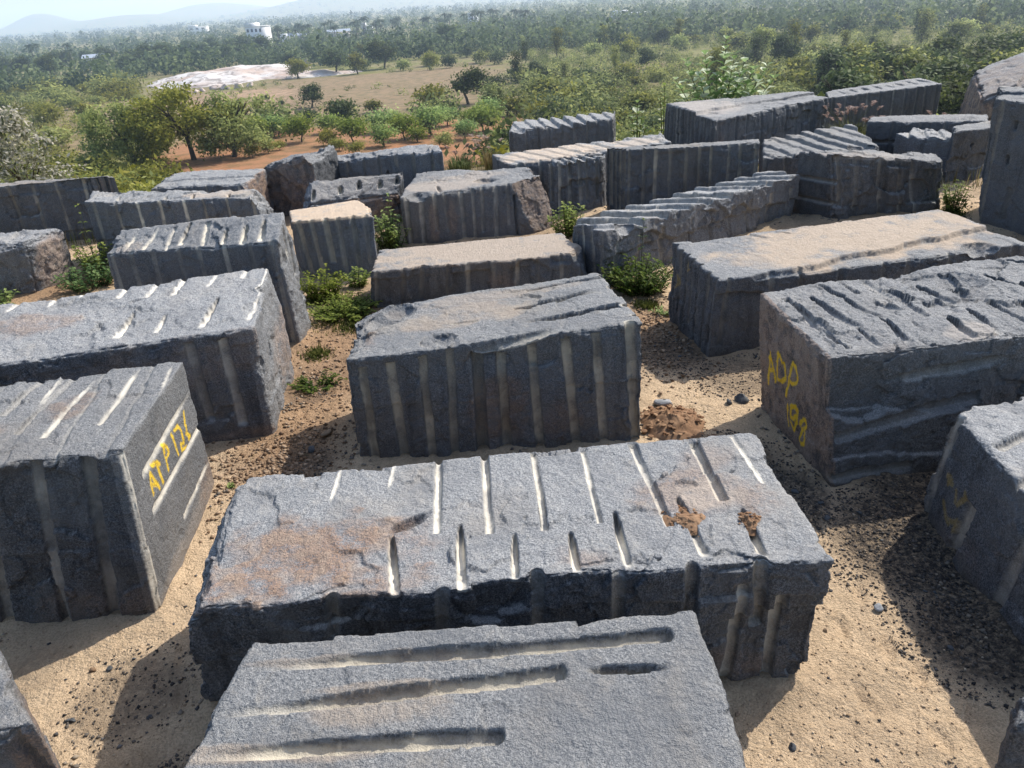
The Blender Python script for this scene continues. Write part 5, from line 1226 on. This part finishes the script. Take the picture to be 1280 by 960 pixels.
# milkweed with broad pale leaves behind the ribbed block
MILK = leaf_material('milkweed_leaf', (.09, .16, .03), (.24, .34, .09), (.66, .70, .50), .5, .5, .2)
def milkweed(label, x, y, stems, seed, leaf=.29):
    q = random.Random(seed); st = MB(); lf = MB()
    z = gz(x, y); t = thing('milkweed_shrub', label, 'shrub', (x, y, z))
    for (dx, dy, h) in stems:
        hh = h - z
        p0 = np.array([dx * .25, dy * .25, -.05]); p2 = np.array([dx, dy, hh]); p1 = (p0 + p2) / 2 + (-.1 * dx, 0, .15 * hh)
        st.tube([p0, p1, p2], [.016, .011, .005], 6, .4)
        n = int(hh / .13)
        for k in range(2, n + 1):
            u = min(1, k / n); p = (1 - u) ** 2 * p0 + 2 * u * (1 - u) * p1 + u * u * p2
            if u < .25: continue
            b = (k % 2) * 1.57 + q.uniform(-.4, .4)
            L = leaf * (1 if u < .85 else .65) * q.uniform(.8, 1.2)
            for s in (0, math.pi):
                tn = .95 if q.random() < .30 else q.uniform(.3, .66)
                leaf_blade(lf, p, (math.cos(b + s), math.sin(b + s), q.uniform(.2, .9)), L, L * .8, tn, droop=.1)
    link('stems', st.mesh('stems'), STEM, t); link('leaves', lf.mesh('leaves'), MILK, t)
    return t
mk = milkweed('large milkweed shrub with broad pale leaves behind the ribbed block', 5.05, 17.95,
         [(-.78, 0, 1.70), (-.55, -.2, 1.50), (-.35, .1, 1.82), (-.12, -.1, 1.4), (.1, .1, 2.1), (.25, -.1, 1.8), (.5, 0, 1.62), (.75, .1, 1.45), (1.0, 0, 1.5), (1.15, -.1, 1.25), (-.98, .1, 1.35), (.3, .2, 1.3), (.6, -.2, .95), (-.1, 0, .9)], 3)
yl = MB()
for k in range(3): leaf_blade(yl, (.26, -.35, 1.02 + .03 * k), (.6 - .5 * k, -.6, .2), .13, .09, .9)
link('withered_leaf', yl.mesh('withered_leaf'), plain_material('withered', (.75, .42, .03), (.6, .3, .02), 5), mk)['label'] = 'orange withered leaf'
milkweed('small milkweed with upright pale leaves behind the lone ridged block', 3.10, 17.3, [(0, 0, 1.02), (.12, .05, .8), (-.12, 0, .72), (.18, -.05, .5)], 5, .2)
milkweed('milkweed sprig standing left of the large milkweed', 3.95, 18.6, [(0, 0, 1.18), (-.08, .05, .95)], 6, .17)

# white-leaved shrub at the left rim
WHITEL = leaf_material('silver_leaf', (.10, .12, .05), (.30, .30, .20), (.66, .62, .50), .4, .5)
q = np.random.default_rng(77)
t = thing('silver_shrub', 'shrub with whitish leaves behind the broad dark block at the yard rim', 'shrub', (-9.0, 15.0, gz(-9.0, 15.0)))
V, F, tt = crown(771, [(0, 0, 1.2, .75, .7, .7, 2), (.5, 0, .9, .5, .5, .5, 1), (-.5, .2, 1.5, .6, .6, .6, 1.4), (.2, -.1, 1.8, .4, .4, .4, 1), (.75, -.1, .55, .4, .4, .4, .8)], 2600, .045, .2)
link('leaves', mesh_from('leaves', V, F, False, {'tint': np.clip(tt * 1.25, 0, 1)}), WHITEL, t)
link('stems', limbs(5, 1.8, .03, .6, 6, .25), BARK, t)

# pink plumed fountain grass
PLUME = leaf_material('plume', (.36, .25, .20), (.55, .40, .34), (.74, .62, .56), .5, .8, .1)
def plume_grass(label, x, y, R, H, n, nb, seed, mat=None):
    q = random.Random(seed); bl = MB(); pl = MB()
    t = thing('fountain_grass', label, 'grass clump', (x, y, gz(x, y)))
    for i in range(nb):
        a = q.random() * 6.283; d = R * .3 * math.sqrt(q.random()); h = H * q.uniform(.4, .85); l = h * q.uniform(.2, .9)
        p0 = np.array([d * math.cos(a), d * math.sin(a), -.02]); dr = np.array([math.cos(a), math.sin(a), 0]); sd = np.array([-dr[1], dr[0], 0]) * .006
        m = p0 + dr * l * .4 + (0, 0, h * .8); e = p0 + dr * l + (0, 0, h * q.uniform(.7, 1))
        bl.add([p0 - sd, p0 + sd, m + sd, m - sd], [(0, 1, 2, 3)], q.random()); bl.add([m - sd, m + sd, e], [(0, 1, 2)], q.random())
    for i in range(n):
        a = q.random() * 6.283; l = R * q.uniform(.2, 1); h = H * q.uniform(.75, 1.1)
        p0 = np.array([0.1 * math.cos(a), .1 * math.sin(a), 0]); p1 = np.array([l * .45 * math.cos(a), l * .45 * math.sin(a), h * .75]); p2 = np.array([l * math.cos(a), l * math.sin(a), h])
        bl.tube([p0, p1, p2], [.004, .003, .002], 4, .8)
        for k in range(60):
            u = q.random(); p = p2 + (p2 - p1) * (u * .42) ; rad = .05 * math.sin(math.pi * min(1, .15 + u * .85))
            b = q.random() * 6.283
            leaf_blade(pl, p, (math.cos(b), math.sin(b), .9), rad * 1.5 + .014, .015, q.random())
    link('blades', bl.mesh('blades'), mat or GRASS_GRN, t); link('plumes', pl.mesh('plumes'), PLUME, t)
plume_grass('pink plumed grass clump in front of the slotted bright-topped block', 7.15, 15.9, .6, .8, 26, 420, 1)
plume_grass('pink plumed grass clump between the slotted block and the tan boulder', 9.3, 16.0, .5, .85, 30, 220, 2)
plume_grass('second pink grass clump against the tan boulder', 9.75, 15.0, .35, .6, 22, 100, 3)
plume_grass('yellow green grass clump with few plumes before the orchard', -.75, 15.9, .6, .6, 7, 520, 4)
plume_grass('thin plumed grass next to the yellow green grass clump', -.15, 16.5, .35, .6, 12, 70, 5, GRASS_DRY)

# ------------------------------------------------------------------ pale rock outcrop and quarry spoil beyond the field
def outcrop(name, label, cx, cy, rx, ry, h, seed, mat):
    n, m = 90, 150
    f = np.linspace(0, 1, n); th = np.arange(m) * 2 * math.pi / m
    Fg, Tg = np.meshgrid(f, th, indexing='ij')
    Pn = np.stack([np.cos(Tg).ravel() * 2, np.sin(Tg).ravel() * 2, 0 * Tg.ravel()], 1)
    rim_ = 1 + .25 * fbm(Pn, .7, 3, seed)
    x = (Fg.ravel() * np.cos(Tg.ravel())) * rx * rim_; y = (Fg.ravel() * np.sin(Tg.ravel())) * ry * rim_
    P2 = np.stack([x, y, 0 * x], 1)
    z = h * (1 - Fg.ravel() ** 2.4) * (1 + .5 * fbm(P2, .05, 3, seed + 1)) + .45 * fbm(P2, .25, 3, seed + 2) - .3
    z = np.where(Fg.ravel() > .97, -1.5, z)
    i = np.arange(n - 1)[:, None] * m; j = np.arange(m)[None]; k = (j + 1) % m
    F = np.stack([i + j, i + m + j, i + m + k, i + k], -1).reshape(-1, 4)
    o = link(name, mesh_from(name, np.stack([x, y, z], 1), F, True), mat, None, (cx, cy, gz(cx, cy)))
    return tag(o, label, 'rock outcrop')
mo, nt = nmat('pale_rock'); g = G(nt)
P = g.n('ShaderNodeNewGeometry').outputs['Position']
c = g.mix(g.ramp(g.noise(P, .09, 5, .65), .35, .6), (.46, .34, .27), (.64, .60, .56))
c = g.mix(g.ramp(g.noise(P, .22, 5, .7, .6), .50, .60, 0, .75), c, (.20, .16, .14))
bs = g.n('ShaderNodeBsdfPrincipled', {'Base Color': c, 'Roughness': .9}); g.out(bs.outputs[0])
outcrop('rock_outcrop', 'broad bare pinkish white rock outcrop beyond the pink field', -88, 283, 27, 36, 2.7, 5, mo)
outcrop('rock_outcrop', 'thin white tongue of bare rock trailing from the broad outcrop', -62, 266, 20, 8, 1.3, 6, mo)
PALE = [plain_material('pale_boulder', (.62, .50, .42), (.36, .30, .27), .6)]
for i, (az, r) in enumerate([(-19.6, 246), (-19.2, 248), (-20.4, 247), (-18.4, 250), (-17.8, 247), (-17.0, 246), (-16.2, 248), (-21.0, 252), (-12.6, 330), (-12.9, 335), (-12.3, 338), (-9.4, 345), (-9.0, 350), (-9.7, 348)]):
    x, y = pol(az, r)
    me = STM[i % 6].copy(); o = link('pale_boulder', me, PALE[0], None, (x, y, gz(x, y) + .3)); s = rnd.uniform(1.2, 2.4); o.scale = (s, s, s); o.rotation_euler = (0, 0, rnd.uniform(0, 6))
    tag(o, 'pale boulder along the front of the white rock outcrop' if i < 8 else 'pale boulder on the spoil rise below the palms', 'boulder', 'boulders along the outcrop' if i < 8 else 'boulders on the spoil rise')

# ------------------------------------------------------------------ far buildings
WHITE = plain_material('white_paint', (.80, .80, .80), (.70, .70, .70), .5); BLUEROOF = plain_material('metal_roof', (.38, .43, .50), (.30, .34, .40), .5)
GLASS = plain_material('dark_window', (.05, .06, .08), (.04, .05, .06), 1, .3, .5)
CREAM = plain_material('cream_wall', (.62, .55, .47), (.5, .45, .4), .5)
def house(label, az, r, w, d, h, storeys, roof, wall, rz, bays=3):
    x, y = pol(az, r); t = thing('house', label, 'building', (x, y, gz(x, y) - .3), rz=math.radians(rz))
    mb = MB(); mb.box((-w / 2, -d / 2, 0), (w / 2, d / 2, h)); link('wall', mb.mesh('wall'), wall, t)
    rf = MB()
    if roof == 'flat':
        rf.box((-w / 2 - .3, -d / 2 - .3, h), (w / 2 + .3, d / 2 + .3, h + .35)); rf.box((-w / 2, -d / 2, h + .35), (-w / 2 + w * .4, d / 2, h + 2.2)); link('roof', rf.mesh('roof'), wall, t)
    else:
        a = w / 2 + .6; b = d / 2 + .6; k = h + min(w, d) * .22
        rf.add([(-a, -b, h), (a, -b, h), (a, b, h), (-a, b, h), (-a, 0, k), (a, 0, k)], [(0, 1, 5, 4), (2, 3, 4, 5)]); rf.add([(-a, -b, h), (-a, b, h), (-a, 0, k), (a, -b, h), (a, b, h), (a, 0, k)], [(0, 2, 1), (3, 4, 5)]); link('roof', rf.mesh('roof'), BLUEROOF, t)
    for s in range(storeys):
        for i in range(bays):
            cx = -w / 2 + w * (i + .5) / bays; zb = (h / storeys) * s + h / storeys * .32
            wn = MB(); wn.box((cx - w / bays * .24, -d / 2 - .06, zb), (cx + w / bays * .24, -d / 2 + .05, zb + h / storeys * .42)); link('window', wn.mesh('window'), GLASS, t)
house('white three storey house with dark windows and stair tower above the dark trees', -15.0, 548, 12, 9, 12.5, 3, 'flat', WHITE, -20, 4)
house('long low house with a blue grey metal roof right of the white house', -12.9, 590, 17, 8, 4.5, 1, 'gable', CREAM, -10)
house('small white shed below the blue grey roof', -13.2, 575, 8, 5, 4.5, 1, 'flat', WHITE, 8, 2)
house('low pinkish house with a white end under the palms', -9.9, 600, 15, 7, 5, 1, 'gable', CREAM, 5)
house('white cube house among the palms', -8.0, 640, 8, 6, 6, 2, 'flat', WHITE, 0, 2)
house('white house peeping over the skyline trees', -.9, 640, 7, 6, 8, 2, 'flat', WHITE, 10, 2)
house('long white roofed shed far off in the scrub', 9.6, 610, 26, 9, 3.6, 1, 'flat', WHITE, 4, 5)
house('faint white house far out in the hazy plain', -18.6, 1150, 22, 12, 9, 2, 'flat', WHITE, 0)
house('cream house half hidden in the dark trees at left', -25.0, 470, 9, 7, 5, 1, 'gable', CREAM, 12, 2)

# ------------------------------------------------------------------ haze, sky, sun, camera
hz, nt = nmat('haze'); g = G(nt)
vs = g.n('ShaderNodeVolumeScatter', {'Color': (.80, .88, 1.0, 1), 'Density': 1 / 3000., 'Anisotropy': .45})
em = g.n('ShaderNodeEmission', {'Color': (.46, .73, 1.0, 1), 'Strength': .46 / 3000.})      # added glow standing in for light scattered many times over
ad = g.n('ShaderNodeAddShader', {0: vs.outputs[0], 1: em.outputs[0]})
o_ = g.n('ShaderNodeOutputMaterial'); nt.links.new(ad.outputs[0], o_.inputs['Volume'])
mb = MB(); mb.box((-9500, 45, -80), (9500, 9600, 160))
tag(link('haze', mb.mesh('haze'), hz), 'pale morning haze lying over the plain', 'haze', kind='stuff')

SUN_AZ, SUN_EL = 52.0, 46.0
w = bpy.data.worlds.new('World'); scene.world = w; w.use_nodes = True
nt = w.node_tree; nt.nodes.clear(); g = G(nt)
sky = g.n('ShaderNodeTexSky', sky_type='NISHITA', sun_disc=False)
sky.sun_elevation = math.radians(SUN_EL); sky.sun_rotation = math.radians(SUN_AZ)
sky.air_density = 1.0; sky.dust_density = 1.6; sky.ozone_density = 1.0
bg = g.n('ShaderNodeBackground', {'Color': sky.outputs[0], 'Strength': 0.215})
ow = g.n('ShaderNodeOutputWorld'); nt.links.new(bg.outputs[0], ow.inputs['Surface'])

sl = bpy.data.lights.new('sun', 'SUN'); sl.energy = 5.0; sl.angle = math.radians(.53); sl.color = (1, .955, .88)
so = bpy.data.objects.new('sun', sl); COL.objects.link(so)
a, e = math.radians(SUN_AZ), math.radians(SUN_EL)
from mathutils import Vector, Matrix
dv = Vector((math.sin(a) * math.cos(e), math.cos(a) * math.cos(e), math.sin(e)))
so.rotation_euler = dv.to_track_quat('Z', 'Y').to_euler(); so.location = (20, 20, 40)

cam = bpy.data.cameras.new('camera'); co = bpy.data.objects.new('camera', cam); COL.objects.link(co)
cam.sensor_width = 36.0; cam.lens = 36.0 * 960 / 1280; cam.clip_start = .05; cam.clip_end = 20000
p, r = math.radians(27.0), math.radians(4.0)
fw = Vector((0, math.cos(p), -math.sin(p))); R0 = Vector((1, 0, 0)); U0 = Vector((0, math.sin(p), math.cos(p)))
R_ = math.cos(r) * R0 - math.sin(r) * U0; U_ = math.cos(r) * U0 + math.sin(r) * R0
M = Matrix((R_, U_, -fw)).transposed().to_4x4(); M.translation = (0, 0, CAM_H)
co.matrix_world = M
scene.camera = co

scene.render.engine = 'CYCLES'
scene.view_settings.view_transform = 'Standard'; scene.view_settings.look = 'None'; scene.view_settings.exposure = 0; scene.view_settings.gamma = 1
cy = scene.cycles
cy.use_denoising = True; cy.max_bounces = 5; cy.diffuse_bounces = 3; cy.glossy_bounces = 2; cy.transmission_bounces = 2; cy.volume_bounces = 0; cy.transparent_max_bounces = 4
cy.caustics_reflective = False; cy.caustics_refractive = False
